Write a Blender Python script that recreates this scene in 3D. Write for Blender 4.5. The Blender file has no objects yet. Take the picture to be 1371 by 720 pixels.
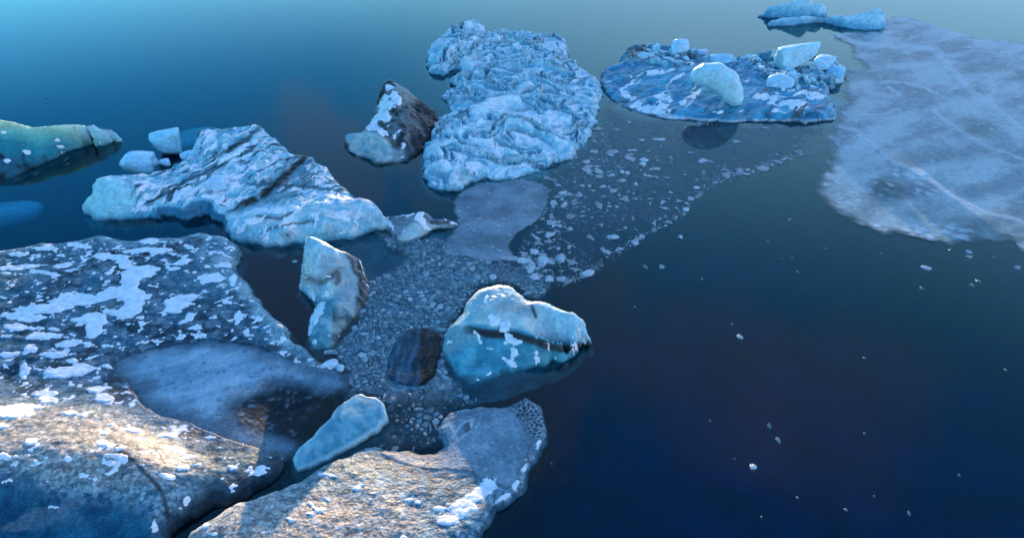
import bpy, bmesh, math, random
import numpy as np
from math import radians, sin, cos, tan, pi

random.seed(7)
RNG = np.random.default_rng(11)
S = bpy.context.scene
COL = S.collection

# ------------------------------------------------------------------ camera model (1371 x 720 photo pixels)
CAM_H = 25.0
PITCH = radians(35.0)
W0, H0 = 1371.0, 720.0
HFOV = radians(73.0)
FPX = W0 / 2 / tan(HFOV / 2)
cp, sp = cos(PITCH), sin(PITCH)


def world(px, py, z=0.0):
    """Point of the scene at height z that lies on the sight line of a photo pixel."""
    px = np.asarray(px, float); py = np.asarray(py, float); z = np.asarray(z, float)
    dx = (px - W0 / 2) / FPX
    dyv = -(py - H0 / 2) / FPX
    vx = dx
    vy = cp + dyv * sp
    vz = -sp + dyv * cp
    t = (z - CAM_H) / vz
    return vx * t, vy * t


def pix(x, y, z):
    zz = z - CAM_H
    dep = y * cp - zz * sp
    up = y * sp + zz * cp
    return W0 / 2 + FPX * x / dep, H0 / 2 - FPX * up / dep


def mpp(py):
    """metres per photo pixel (sideways) on the water at row py"""
    x, y = world(W0 / 2, py, 0)
    return float((y * cp + CAM_H * sp) / FPX)


# ------------------------------------------------------------------ numpy noise
def _hash(ix, iy, seed):
    h = (ix.astype(np.int64) * 374761393 + iy.astype(np.int64) * 668265263 + seed * 1442695041) & 0xFFFFFFFF
    h = ((h ^ (h >> 13)) * 1274126177) & 0xFFFFFFFF
    h = ((h ^ (h >> 16)) * 2246822519) & 0xFFFFFFFF
    return (h ^ (h >> 15)) & 0xFFFFFFFF


def hash01(ix, iy, seed):
    return _hash(ix, iy, seed) / 4294967295.0


def perlin(x, y, seed=0):
    xi = np.floor(x); yi = np.floor(y)
    fx = x - xi; fy = y - yi
    u = fx ** 3 * (fx * (fx * 6 - 15) + 10); v = fy ** 3 * (fy * (fy * 6 - 15) + 10)

    def g(ox, oy):
        a = hash01(xi + ox, yi + oy, seed) * 2 * pi
        return np.cos(a) * (fx - ox) + np.sin(a) * (fy - oy)
    a = g(0, 0) * (1 - u) + g(1, 0) * u
    b = g(0, 1) * (1 - u) + g(1, 1) * u
    return (a * (1 - v) + b * v) * 1.5


def fbm(x, y, oct=4, seed=0, gain=0.5, lac=2.03):
    r = 0; a = 1.0; s = 0
    for i in range(oct):
        r = r + a * perlin(x + 17.3 * i, y - 9.1 * i, seed + 31 * i)
        s += a; a *= gain; x = x * lac; y = y * lac
    return r / s


def ridged(x, y, oct=4, seed=0, gain=0.5):
    r = 0; a = 1.0; s = 0
    for i in range(oct):
        r = r + a * (1 - np.abs(perlin(x, y, seed + 31 * i)) * 1.6)
        s += a; a *= gain; x = x * 2.07; y = y * 2.07
    return r / s


def worley(x, y, seed=0, jit=0.9):
    xi = np.floor(x); yi = np.floor(y)
    f1 = np.full(x.shape, 9.0); f2 = np.full(x.shape, 9.0); rid = np.zeros(x.shape)
    for ox in (-1, 0, 1):
        for oy in (-1, 0, 1):
            cx = xi + ox; cy = yi + oy
            px = cx + 0.5 + jit * (hash01(cx, cy, seed) - 0.5)
            py = cy + 0.5 + jit * (hash01(cx, cy, seed + 77) - 0.5)
            d = np.hypot(px - x, py - y)
            r = hash01(cx, cy, seed + 191)
            near = d < f1
            f2 = np.where(near, f1, np.minimum(f2, d))
            rid = np.where(near, r, rid)
            f1 = np.where(near, d, f1)
    return f1, f2, rid


def ss(a, b, x):
    t = np.clip((x - a) / (b - a), 0, 1)
    return t * t * (3 - 2 * t)


def mixc(a, b, t):
    t = np.asarray(t)[..., None]
    return np.asarray(a) * (1 - t) + np.asarray(b) * t


def rot(x, y, deg):
    c, s = cos(radians(deg)), sin(radians(deg))
    return c * x + s * y, -s * x + c * y


def catmull(P, per=8, sm=.55):
    P = np.asarray(P, float); n = len(P); out = []
    for i in range(n):
        p0, p1, p2, p3 = P[i - 1], P[i], P[(i + 1) % n], P[(i + 2) % n]
        for k in range(per):
            t = k / per
            q = 0.5 * ((2 * p1) + (-p0 + p2) * t + (2 * p0 - 5 * p1 + 4 * p2 - p3) * t * t + (-p0 + 3 * p1 - 3 * p2 + p3) * t ** 3)
            l = p1 * (1 - t) + p2 * t
            out.append(sm * q + (1 - sm) * l)
    return np.array(out)


def seg_dist(x, y, A, closed=True):
    """distance to a polyline, value of its 3rd column there, and inside flag when closed"""
    B = np.roll(A, -1, 0) if closed else A[1:]
    A_ = A if closed else A[:-1]
    best = np.full(x.shape, 1e18); val = np.zeros(x.shape); ins = np.zeros(x.shape, bool)
    for (a, b) in zip(A_, B):
        ex, ey = b[0] - a[0], b[1] - a[1]
        L = ex * ex + ey * ey + 1e-12
        t = np.clip(((x - a[0]) * ex + (y - a[1]) * ey) / L, 0, 1)
        d = (x - a[0] - t * ex) ** 2 + (y - a[1] - t * ey) ** 2
        m = d < best
        best[m] = d[m]
        if A.shape[1] > 2:
            val[m] = (a[2] + t * (b[2] - a[2]))[m]
        if closed:
            c = ((a[1] > y) != (b[1] > y))
            if abs(ey) > 1e-12:
                c &= x < (b[0] - a[0]) * (y - a[1]) / ey + a[0]
                ins ^= c
    return np.sqrt(best), val, ins


# pixel-space masks, used to lay marks out on the ice where the photo has them
def pl_mask(u, v, line, width, soft=0.6, nz=0):
    d, _, _ = seg_dist(u + nz, v + nz, np.array(line, float), closed=False)
    return 1 - ss(width * (1 - soft), width * (1 + soft), d)


def el_field(u, v, blobs, neg=False):
    f = np.full(u.shape, -9.0)
    u = u + 7 * fbm(u / 16, v / 9, 4, 301, .6); v = v + 4 * fbm(u / 16 + 7, v / 9, 4, 302, .6)
    for b in blobs:
        cx, cy, rx, ry = b[:4]
        a = radians(b[4]) if len(b) > 4 else 0
        dx, dy = u - cx, v - cy
        X = (dx * cos(a) + dy * sin(a)) / rx; Y = (-dx * sin(a) + dy * cos(a)) / ry
        f = np.maximum(f, 1 - (X * X + Y * Y))
    return np.clip(f, 0, 1) if not neg else np.clip(f, -1, 1)


def poly_mask(u, v, poly, soft=6.0, nz=0):
    d, _, ins = seg_dist(u + nz, v + nz * 0.6, np.array(poly, float))
    sd = np.where(ins, d, -d)
    return ss(-soft, soft, sd)


# ------------------------------------------------------------------ objects
def tag(o, label=None, cat=None, group=None, kind=None):
    if label: o['label'] = label
    if cat: o['category'] = cat
    if group: o['group'] = group
    if kind: o['kind'] = kind
    return o


def empty(name, loc=(0, 0, 0)):
    o = bpy.data.objects.new(name, None); COL.objects.link(o); o.location = loc
    o.empty_display_size = 0.5
    return o


def link_mesh(name, verts, faces, mat, parent=None, attrs=None, smooth=True, col=None):
    me = bpy.data.meshes.new(name)
    verts = np.asarray(verts, np.float32); faces = np.asarray(faces, np.int32)
    nv, nf, k = len(verts), len(faces), faces.shape[1]
    me.vertices.add(nv); me.vertices.foreach_set('co', verts.ravel())
    me.loops.add(nf * k); me.loops.foreach_set('vertex_index', faces.ravel())
    me.polygons.add(nf)
    me.polygons.foreach_set('loop_start', np.arange(0, nf * k, k, dtype=np.int32))
    me.update(calc_edges=True)
    me.polygons.foreach_set('use_smooth', np.full(nf, smooth))
    if col is not None:
        c = np.ones((nv, 4), np.float32); c[:, :3] = np.clip(col, 0, 1)
        at = me.attributes.new('col', 'FLOAT_COLOR', 'POINT'); at.data.foreach_set('color', c.ravel())
    for kname, arr in (attrs or {}).items():
        at = me.attributes.new(kname, 'FLOAT', 'POINT'); at.data.foreach_set('value', np.asarray(arr, np.float32))
    me.validate()
    me.materials.append(mat)
    o = bpy.data.objects.new(name, me); COL.objects.link(o)
    if parent:
        o.parent = parent
        o.location = (-parent.location[0], -parent.location[1], -parent.location[2])
    return o


# ------------------------------------------------------------------ materials
class NT:
    def __init__(s, mat):
        s.nt = mat.node_tree; s.n = s.nt.nodes; s.l = s.nt.links
        s.n.clear()

    def new(s, t, **kw):
        nd = s.n.new(t)
        for k, v in kw.items():
            if k.startswith('i_'):
                nd.inputs[k[2:].replace('_', ' ')].default_value = v
            else:
                setattr(nd, k, v)
        return nd

    def link(s, a, b):
        s.l.new(a, b)


def mat_new(name):
    m = bpy.data.materials.new(name); m.use_nodes = True
    return m, NT(m)


def mix_rgb(t, fac, a, b, blend='MIX'):
    nd = t.new('ShaderNodeMix', data_type='RGBA', blend_type=blend)
    for sock, v in ((nd.inputs[0], fac), (nd.inputs[6], a), (nd.inputs[7], b)):
        if hasattr(v, 'default_value') or hasattr(v, 'is_linked'):
            t.link(v, sock)
        else:
            sock.default_value = v if not isinstance(v, tuple) else (*v, 1) if len(v) == 3 else v
    return nd.outputs[2]


def ramp(t, src, stops, interp='LINEAR'):
    r = t.new('ShaderNodeValToRGB'); cr = r.color_ramp; cr.interpolation = interp
    while len(cr.elements) < len(stops): cr.elements.new(0.5)
    for e, (p, c) in zip(cr.elements, stops):
        e.position = p; e.color = (c, c, c, 1) if not isinstance(c, tuple) else (*c, 1)
    t.link(src, r.inputs[0])
    return r.outputs[0]


def ice_mat(name, rough=0.38, sss=0.25, grain=9.0, bump=0.5, var=0.35, alpha=False, spec=0.5, radius=(0.25, 0.55, 0.7)):
    m, t = mat_new(name)
    out = t.new('ShaderNodeOutputMaterial')
    p = t.new('ShaderNodeBsdfPrincipled')
    at = t.new('ShaderNodeAttribute', attribute_name='col')
    tc = t.new('ShaderNodeTexCoord')
    n1 = t.new('ShaderNodeTexNoise', i_Scale=grain, i_Detail=6.0, i_Roughness=0.65)
    n2 = t.new('ShaderNodeTexNoise', i_Scale=grain * 0.22, i_Detail=5.0, i_Roughness=0.6)
    vo = t.new('ShaderNodeTexVoronoi', i_Scale=grain * 0.55, feature='SMOOTH_F1')
    for n in (n1, n2, vo): t.link(tc.outputs['Object'], n.inputs['Vector'])
    f = ramp(t, n1.outputs[0], [(0.3, 1 - var), (0.7, 1 + var * 0.6)])
    f2 = ramp(t, n2.outputs[0], [(0.3, 1 - var * 0.7), (0.7, 1 + var * 0.4)])
    # ramps clamp at 1, so the variation darkens only; the vertex colours allow for it
    c = mix_rgb(t, 1.0, at.outputs['Color'], f, 'MULTIPLY')
    c = mix_rgb(t, 1.0, c, f2, 'MULTIPLY')
    t.link(c, p.inputs['Base Color'])
    r = ramp(t, n2.outputs[0], [(0.3, max(0.05, rough - 0.15)), (0.7, min(1, rough + 0.2))])
    t.link(r, p.inputs['Roughness'])
    p.inputs['IOR'].default_value = 1.31
    p.inputs['Specular IOR Level'].default_value = spec
    if sss > 0:
        p.inputs['Subsurface Weight'].default_value = sss
        p.inputs['Subsurface Radius'].default_value = radius
        p.inputs['Subsurface Scale'].default_value = 1.0
    b1 = t.new('ShaderNodeBump', i_Strength=bump, i_Distance=0.06)
    b2 = t.new('ShaderNodeBump', i_Strength=bump * 0.6, i_Distance=0.12)
    t.link(n1.outputs[0], b1.inputs['Height'])
    t.link(vo.outputs['Distance'], b2.inputs['Height'])
    t.link(b1.outputs[0], b2.inputs['Normal'])
    t.link(b2.outputs[0], p.inputs['Normal'])
    if alpha:
        al = t.new('ShaderNodeAttribute', attribute_name='cover')
        n3 = t.new('ShaderNodeTexNoise', i_Scale=grain * 0.8, i_Detail=7.0, i_Roughness=0.7)
        t.link(tc.outputs['Object'], n3.inputs['Vector'])
        k = t.new('ShaderNodeMath', operation='MULTIPLY_ADD'); t.link(n3.outputs[0], k.inputs[0]); k.inputs[1].default_value = 0.9; k.inputs[2].default_value = 0.55
        mu = t.new('ShaderNodeMath', operation='MULTIPLY', use_clamp=True)
        t.link(al.outputs['Fac'], mu.inputs[0]); t.link(k.outputs[0], mu.inputs[1])
        tr = t.new('ShaderNodeBsdfTransparent')
        ms = t.new('ShaderNodeMixShader')
        t.link(mu.outputs[0], ms.inputs[0]); t.link(tr.outputs[0], ms.inputs[1]); t.link(p.outputs[0], ms.inputs[2])
        t.link(ms.outputs[0], out.inputs['Surface'])
    else:
        t.link(p.outputs[0], out.inputs['Surface'])
    return m


def snow_mat():
    m, t = mat_new('snow')
    out = t.new('ShaderNodeOutputMaterial'); p = t.new('ShaderNodeBsdfPrincipled')
    tc = t.new('ShaderNodeTexCoord')
    n1 = t.new('ShaderNodeTexNoise', i_Scale=3.0, i_Detail=6.0, i_Roughness=0.6)
    n2 = t.new('ShaderNodeTexNoise', i_Scale=22.0, i_Detail=4.0)
    for n in (n1, n2): t.link(tc.outputs['Object'], n.inputs['Vector'])
    c = ramp(t, n1.outputs[0], [(0.3, (0.62, 0.64, 0.72)), (0.6, (0.86, 0.87, 0.9))])
    t.link(c, p.inputs['Base Color'])
    p.inputs['Roughness'].default_value = 0.75
    p.inputs['Specular IOR Level'].default_value = 0.3
    b = t.new('ShaderNodeBump', i_Strength=0.35, i_Distance=0.03); t.link(n2.outputs[0], b.inputs['Height'])
    b2 = t.new('ShaderNodeBump', i_Strength=0.5, i_Distance=0.12); t.link(n1.outputs[0], b2.inputs['Height']); t.link(b.outputs[0], b2.inputs['Normal'])
    t.link(b2.outputs[0], p.inputs['Normal'])
    t.link(p.outputs[0], out.inputs['Surface'])
    return m


def water_mat():
    m, t = mat_new('lagoon_water')
    out = t.new('ShaderNodeOutputMaterial')
    tc = t.new('ShaderNodeTexCoord')
    mp = t.new('ShaderNodeMapping'); mp.inputs['Scale'].default_value = (1, 1.6, 1); t.link(tc.outputs['Object'], mp.inputs['Vector'])
    n1 = t.new('ShaderNodeTexNoise', i_Scale=1.1, i_Detail=4.0, i_Roughness=0.55); t.link(mp.outputs[0], n1.inputs['Vector'])
    n2 = t.new('ShaderNodeTexNoise', i_Scale=0.05, i_Detail=3.0); t.link(tc.outputs['Object'], n2.inputs['Vector'])
    st = ramp(t, n2.outputs[0], [(0.35, 0.02), (0.7, 0.10)])
    b = t.new('ShaderNodeBump', i_Distance=0.05); t.link(n1.outputs[0], b.inputs['Height']); t.link(st, b.inputs['Strength'])
    fr = t.new('ShaderNodeFresnel', i_IOR=1.33); t.link(b.outputs[0], fr.inputs['Normal'])
    gl = t.new('ShaderNodeBsdfGlossy', i_Roughness=0.03); gl.inputs['Color'].default_value = (0.52, 0.94, 1.0, 1); t.link(b.outputs[0], gl.inputs['Normal'])
    tr = t.new('ShaderNodeBsdfTransparent'); tr.inputs['Color'].default_value = (0.86, 0.97, 1, 1)
    ms = t.new('ShaderNodeMixShader'); t.link(fr.outputs[0], ms.inputs[0]); t.link(tr.outputs[0], ms.inputs[1]); t.link(gl.outputs[0], ms.inputs[2])
    t.link(ms.outputs[0], out.inputs['Surface'])
    va = t.new('ShaderNodeVolumeAbsorption'); va.inputs['Color'].default_value = (0.10, 0.68, 0.80, 1); va.inputs['Density'].default_value = 0.5
    t.link(va.outputs[0], out.inputs['Volume'])
    return m


def flat_mat(name, c, rough=0.9):
    m, t = mat_new(name)
    out = t.new('ShaderNodeOutputMaterial'); p = t.new('ShaderNodeBsdfPrincipled')
    n = t.new('ShaderNodeTexNoise', i_Scale=0.3, i_Detail=4.0)
    tc = t.new('ShaderNodeTexCoord'); t.link(tc.outputs['Object'], n.inputs['Vector'])
    r = ramp(t, n.outputs[0], [(0.3, tuple(x * 0.7 for x in c)), (0.7, tuple(x * 1.3 for x in c))])
    t.link(r, p.inputs['Base Color']); p.inputs['Roughness'].default_value = rough
    t.link(p.outputs[0], out.inputs['Surface'])
    return m


M_ICE = ice_mat('glacier_ice', sss=0.35)
M_CLEAR = ice_mat('clear_blue_ice', rough=0.3, sss=0.45, grain=5.0, bump=0.35, var=0.25, radius=(0.4, 0.6, 0.8))
M_DIRTY = ice_mat('pebbly_dirty_ice', rough=0.45, sss=0.0, grain=15.0, bump=0.4, var=0.6, spec=0.3)
M_FLOE = ice_mat('dark_floe_ice', rough=0.45, sss=0.0, grain=14.0, bump=0.3, var=0.6, spec=0.25)
M_THIN = ice_mat('thin_lake_ice', rough=0.4, sss=0.0, grain=10.0, bump=0.3, var=0.35, alpha=True)
M_SLUSH = ice_mat('grease_slush', rough=0.5, sss=0.0, grain=6.0, bump=0.3, var=0.35, alpha=True)
M_CHUNK = ice_mat('brash_ice', rough=0.35, sss=0.0, grain=7.0, bump=0.5, var=0.3)
M_SNOW = snow_mat()
M_WATER = water_mat()
M_BED = flat_mat('lagoon_silt', (0.002, 0.62, 0.80))

SNOWC = (0.80, 0.82, 0.88)


# ------------------------------------------------------------------ ice bodies as fine relief meshes
class G: pass


def relief(outline, ctrl=(), lines=(), cell_px=1.25, slope=2.6, uslope=3.0, depth=0.8, smooth=.55, rag=0.25, ragf=0.5, seed=1, bev=0.12, bevw=0.5):
    """Relief over a plan outline. outline: (px,py,z) edge of the top; ctrl: (px,py,z) heights inside; lines: poly-lines of ctrl."""
    g = G()
    o = np.array([p if len(p) > 2 else (*p, 0.3) for p in outline], float)
    ox, oy = world(o[:, 0], o[:, 1], o[:, 2])
    P = catmull(np.stack([ox, oy, o[:, 2]], 1), 8, smooth)
    if rag:
        jx = fbm(P[:, 0] * ragf, P[:, 1] * ragf, 4, seed + 5); jy = fbm(P[:, 0] * ragf + 40, P[:, 1] * ragf, 4, seed + 6)
        P[:, 0] += rag * jx; P[:, 1] += rag * jy
    g.P = P
    cy = o[:, 1].clip(5, 735).mean()
    cell = mpp(cy) * cell_px
    mrg = 1.0 + max(0, o[:, 2].max()) / slope + 0.8
    x0, x1 = P[:, 0].min() - mrg, P[:, 0].max() + mrg
    y0, y1 = P[:, 1].min() - mrg, P[:, 1].max() + mrg
    # leave out what is far outside the frame
    nx = int((x1 - x0) / cell) + 2; ny = int((y1 - y0) / cell) + 2
    xs = x0 + np.arange(nx) * cell; ys = y0 + np.arange(ny) * cell
    X, Y = np.meshgrid(xs, ys)
    g.shape = X.shape
    x = X.ravel(); y = Y.ravel()
    d, ez, ins = seg_dist(x, y, P)
    g.sd = np.where(ins, d, -d)
    c = [(*map(float, world(a[0], a[1], a[2])), a[2]) for a in ctrl]
    for ln in lines:
        for a, b in zip(ln[:-1], ln[1:]):
            n = max(2, int(math.hypot(a[0] - b[0], a[1] - b[1]) / 6))
            for k in range(n + 1):
                q = [a[i] + (b[i] - a[i]) * k / n for i in range(3)]
                c.append((*map(float, world(q[0], q[1], q[2])), q[2]))
    st = max(1, len(P) // 110)
    Q = np.concatenate([P[::st], np.array(c).reshape(-1, 3)]) if c else P[::st]
    # drop near-duplicate centres
    keep = []
    for i in range(len(Q)):
        if all((Q[i, 0] - Q[j, 0]) ** 2 + (Q[i, 1] - Q[j, 1]) ** 2 > 0.02 for j in keep): keep.append(i)
    Q = Q[keep]
    n = len(Q)
    K = np.hypot(Q[:, None, 0] - Q[None, :, 0], Q[:, None, 1] - Q[None, :, 1])
    A = np.zeros((n + 1, n + 1)); A[:n, :n] = -K - 0.02 * np.eye(n); A[:n, n] = 1; A[n, :n] = 1
    w = np.linalg.solve(A, np.append(Q[:, 2], 0))
    base = np.full(x.shape, w[n])
    for i in range(n):
        base -= w[i] * np.hypot(x - Q[i, 0], y - Q[i, 1])
    near = ss(0, 0.4, g.sd)
    h = np.where(ins, ez * (1 - near) + base * near, ez)
    h -= bev * np.clip(1 - g.sd / bevw, 0, 1) ** 2 * ins
    g.x, g.y, g.base, g.ins, g.d = x, y, h, ins, d
    g.slope, g.uslope, g.depth, g.cell = slope, uslope, depth, cell
    g.seed = seed
    g.inn = ss(-0.1, 0.6, g.sd)      # 0 at the rim, 1 inside
    g.h = h.copy()
    return g


def settle(g, bev=0.12):
    """let the flanks fall away outside the outline"""
    out = np.clip(-g.sd, 0, None)
    wob = 1 + 0.5 * fbm(g.x * 0.8, g.y * 0.8, 3, g.seed + 9)
    h = g.h - bev * (~g.ins) - out * g.slope * wob
    h = np.where((h < 0) & (~g.ins), h * g.uslope / g.slope, h)
    g.h = h
    g.u, g.v = pix(g.x, g.y, g.h)
    # slope for snow
    H = h.reshape(g.shape)
    gy, gx = np.gradient(H, g.cell)
    g.steep = np.hypot(gx, gy).ravel()
    g.gy = gy.ravel(); g.gx = gx.ravel()
    g.lap = (np.roll(H, 1, 0) + np.roll(H, -1, 0) + np.roll(H, 1, 1) + np.roll(H, -1, 1) - 4 * H).ravel() / g.cell ** 2
    return g


def quads(g, keepv):
    ny, nx = g.shape
    k = keepv.reshape(g.shape)
    q = k[:-1, :-1] & k[1:, :-1] & k[:-1, 1:] & k[1:, 1:]
    iy, ix = np.nonzero(q)
    a = iy * nx + ix
    F = np.stack([a, a + 1, a + nx + 1, a + nx], 1)
    used = np.unique(F)
    mp = np.full(nx * ny, -1); mp[used] = np.arange(len(used))
    return used, mp[F]


def inframe(g, pad=260):
    return (g.u > -pad) & (g.u < W0 + pad) & (g.v > -pad) & (g.v < H0 + pad)


def emit(g, name, mat, col, parent=None, extra=0.0, attrs=None, warp=0.0, wet=.5):
    col = np.clip(col, 0, 1) * (1 - wet * ss(.16, .03, g.h))[:, None]
    keep = (g.h > -g.depth) & inframe(g)
    used, F = quads(g, keep)
    x, y, z = g.x[used], g.y[used], g.h[used] + extra
    if warp:
        w = warp * np.clip(g.steep[used] / 2, 0, 1)
        x = x + w * fbm(y * 1.3 + z * 1.7, z * 2.1 + x * 0.7, 3, g.seed + 50)
        y = y + w * fbm(x * 1.3 + z * 1.7, z * 2.1 - x * 0.4, 3, g.seed + 51)
    at = {k: v[used] for k, v in (attrs or {}).items()}
    g.body, g.used, g.col = link_mesh(name, np.stack([x, y, z], 1), F, mat, parent, at, True, col[used]), used, col[used]
    return g.body


def components(k):
    """labels of 4-connected regions of a boolean grid"""
    lab = np.where(k, np.arange(k.size).reshape(k.shape) + 1, 0)
    while True:
        new = lab.copy()
        new[1:] = np.maximum(new[1:], lab[:-1]); new[:-1] = np.maximum(new[:-1], lab[1:])
        new[:, 1:] = np.maximum(new[:, 1:], lab[:, :-1]); new[:, :-1] = np.maximum(new[:, :-1], lab[:, 1:])
        new = np.where(k, new, 0)
        # jump along the labels found so far
        flat = np.append(0, new.ravel())
        new = np.where(k, np.maximum(new, flat[new]), 0)
        if (new == lab).all(): return lab
        lab = new


def emit_snow(g, mask, parent, thick=0.09, name='snow_patch', mat=None, rim=0.5, halo=.4):
    m = mask.copy()
    k = (m > -0.10) & (g.h > 0.02) & inframe(g)
    ny, nx = g.shape
    kk = k.reshape(g.shape)
    q = kk[:-1, :-1] & kk[1:, :-1] & kk[:-1, 1:] & kk[1:, 1:]
    M = m.reshape(g.shape)
    q &= (np.maximum(np.maximum(M[:-1, :-1], M[1:, :-1]), np.maximum(M[:-1, 1:], M[1:, 1:])) > -.02)
    lab = components(q)
    ids, cnt = np.unique(lab[lab > 0], return_counts=True)
    z = g.h - 0.03 + (thick + 0.03) * ss(-0.05, rim, m)
    if halo and hasattr(g, 'body'):      # thin hoar frost and drifted grains round each patch
        f = ss(-.13, .04, m[g.used] + .10 * fbm(g.x[g.used] * 3.2, g.y[g.used] * 3.2, 4, g.seed + 60)) * halo
        c4 = np.ones((len(g.used), 4), np.float32); c4[:, :3] = np.clip(mixc(g.col, (.50, .58, .66), f), 0, 1)
        g.body.data.attributes['col'].data.foreach_set('color', c4.ravel())

    def build(sel, nm):
        iy, ix = np.nonzero(sel); a = iy * nx + ix
        F = np.stack([a, a + 1, a + nx + 1, a + nx], 1)
        used = np.unique(F); mp = np.full(nx * ny, -1); mp[used] = np.arange(len(used))
        return link_mesh(nm, np.stack([g.x[used], g.y[used], z[used]], 1), mp[F], mat or M_SNOW, parent)
    order = np.argsort(-cnt)
    big = [ids[i] for i in order[:48] if cnt[i] >= 36]
    for i in big: build(lab == i, name)
    rest = (lab > 0) & ~np.isin(lab, big) & np.isin(lab, ids[cnt >= 3])
    if rest.any():
        tag(build(rest, 'snow_flecks'), kind='stuff')


def root_of(g, name, label, cat, group=None):
    c = g.P[:, :2].mean(0)
    r = empty(name, (float(c[0]), float(c[1]), 0))
    return tag(r, label, cat, group)


# ------------------------------------------------------------------ the water and what lies under it
def box_mesh(name, x0, x1, y0, y1, z0, z1, mat):
    v = [(x, y, z) for z in (z0, z1) for y in (y0, y1) for x in (x0, x1)]
    f = [(0, 2, 3, 1), (4, 5, 7, 6), (0, 1, 5, 4), (2, 6, 7, 3), (0, 4, 6, 2), (1, 3, 7, 5)]
    return link_mesh(name, v, f, mat, smooth=False)


tag(box_mesh('water', -1500, 1500, -1000, 2500, -14, 0, M_WATER), kind='structure')
tag(link_mesh('lake_bed', [(-1490, -990, -9.5), (1490, -990, -9.5), (1490, 2490, -9.5), (-1490, 2490, -9.5)], [(0, 1, 2, 3)], M_BED, smooth=False), kind='structure')

CY = (0.40, 0.69, 0.77)        # pale cyan glacier ice
PALE = (0.56, 0.80, 0.80)
BLUE = (0.05, 0.24, 0.34)
DEEP = (0.02, 0.09, 0.15)
DARK = (0.007, 0.022, 0.032)
DIRT = (0.05, 0.04, 0.035)
GREY = (0.13, 0.17, 0.20)


# ---- crumpled white-blue iceberg, top centre
def crumpled():
    o = [(573, 65, .9), (580, 56, 1.1), (592, 44, 1.2), (603, 34, 1.3), (620, 29, 1.4), (635, 25, 1.5), (649, 34, 1.1), (647, 46, .8), (660, 43, .9),
         (689, 39, 1.0), (725, 43, 1.1), (756, 49, 1.2), (760, 60, 1.0), (756, 69, .9), (768, 79, .9), (786, 94, 1.0), (801, 108, .9), (803, 125, .7), (800, 144, .6),
         (794, 162, .5), (783, 191, .35), (761, 211, .2), (725, 230, .15), (682, 239, .2), (655, 236, .3), (631, 238, .4), (617, 247, .5), (597, 247, .6), (580, 243, .6), (568, 217, .8),
         (571, 195, .8), (580, 165, .8), (595, 150, .7), (606, 141, .5), (596, 131, .5), (593, 122, .7), (604, 114, .8), (624, 116, .4), (611, 108, .6), (611, 99, .8), (622, 92, .5), (612, 86, .5),
         (595, 91, .8), (579, 86, .9)]
    c = [(650, 80, .9), (700, 75, 1.2), (740, 85, 1.2), (660, 130, 1.1), (720, 120, 1.2), (770, 130, 1.0), (640, 180, 1.1), (700, 170, 1.1), (750, 180, .7), (620, 215, 1.0), (680, 210, .7), (610, 60, 1.4), (595, 72, 1.1), (630, 50, 1.3)]
    g = relief(o, c, cell_px=1.05, seed=3, rag=0.9, ragf=0.45, slope=2.2, bev=.25, bevw=.7)
    x, y = g.x, g.y
    wx = x + 2.4 * fbm(x * .20, y * .20, 2, 21); wy = y + 2.6 * fbm(x * .20, y * .20, 2, 22)
    a, b = rot(wx, wy, -14); big = fbm(x * .16, y * .16, 3, 20)
    b = b * (1 + .25 * ss(-.2, .3, big)); a = a * (1 - .2 * ss(-.2, .3, big))
    f1, f2, r = worley(a / 4.6, b / 2.3, 5)
    cup = np.clip(f1, 0, 1) ** 1.5
    a2, b2 = rot(wx, wy, 24)
    f1b, f2b, rb = worley(a2 / 2.3 + 9, b2 / 1.3, 8)
    rid = ridged(a * .25, b * .5, 2, 41)
    amp = .35 + .65 * g.inn
    g.h += amp * (1.25 * (cup - .35) + .28 * (rid - .55) + .22 * (np.clip(f1b, 0, 1) ** 1.5 - .3) + .06 * fbm(x * 1.6, y * 1.6, 3, 14))
    g.h += amp * .06 * ridged(a * 1.1, b * 2.2, 3, 42) - .06
    settle(g, .25)
    R = root_of(g, 'iceberg', 'broad pale blue iceberg with a crumpled wavy top and knobbly far horn', 'iceberg')
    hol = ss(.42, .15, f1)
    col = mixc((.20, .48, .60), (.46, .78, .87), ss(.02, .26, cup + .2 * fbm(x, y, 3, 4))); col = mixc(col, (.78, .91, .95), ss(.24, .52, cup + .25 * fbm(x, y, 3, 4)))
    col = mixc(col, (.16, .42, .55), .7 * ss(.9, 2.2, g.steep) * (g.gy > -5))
    col = mixc(col, (.78, .87, .90), .65 * ss(.0, .4, big + .5 * fbm(x * .7, y * .7, 4, 24)) * ss(.2, .5, f1))
    col = mixc(col, (.10, .40, .54), .55 * ss(-.05, -.4, big + .4 * fbm(x * .9, y * .9, 4, 25)))
    dirt = hol * ss(.45, .7, r) * ss(.05, .4, g.inn)
    col = mixc(col, (.34, .36, .40), .75 * dirt)
    col = mixc(col, (.10, .09, .09), ss(.35, .6, fbm(x * 1.1, y * 2.2, 4, 61)) * ss(.5, .2, f1) * .8)
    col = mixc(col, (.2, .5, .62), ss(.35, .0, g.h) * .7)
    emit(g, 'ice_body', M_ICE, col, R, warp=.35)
    m = ss(.46, .22, f1) * ss(.25, .40, 1 - r) + .0 + .6 * fbm(x * .9, y * 1.3, 4, 77)
    m = np.where(g.steep > 1.3, -1, m - .12 * g.steep) - .6 * ss(.5, .1, g.inn)
    emit_snow(g, m, R, .10, halo=.3)
    return g


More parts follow.
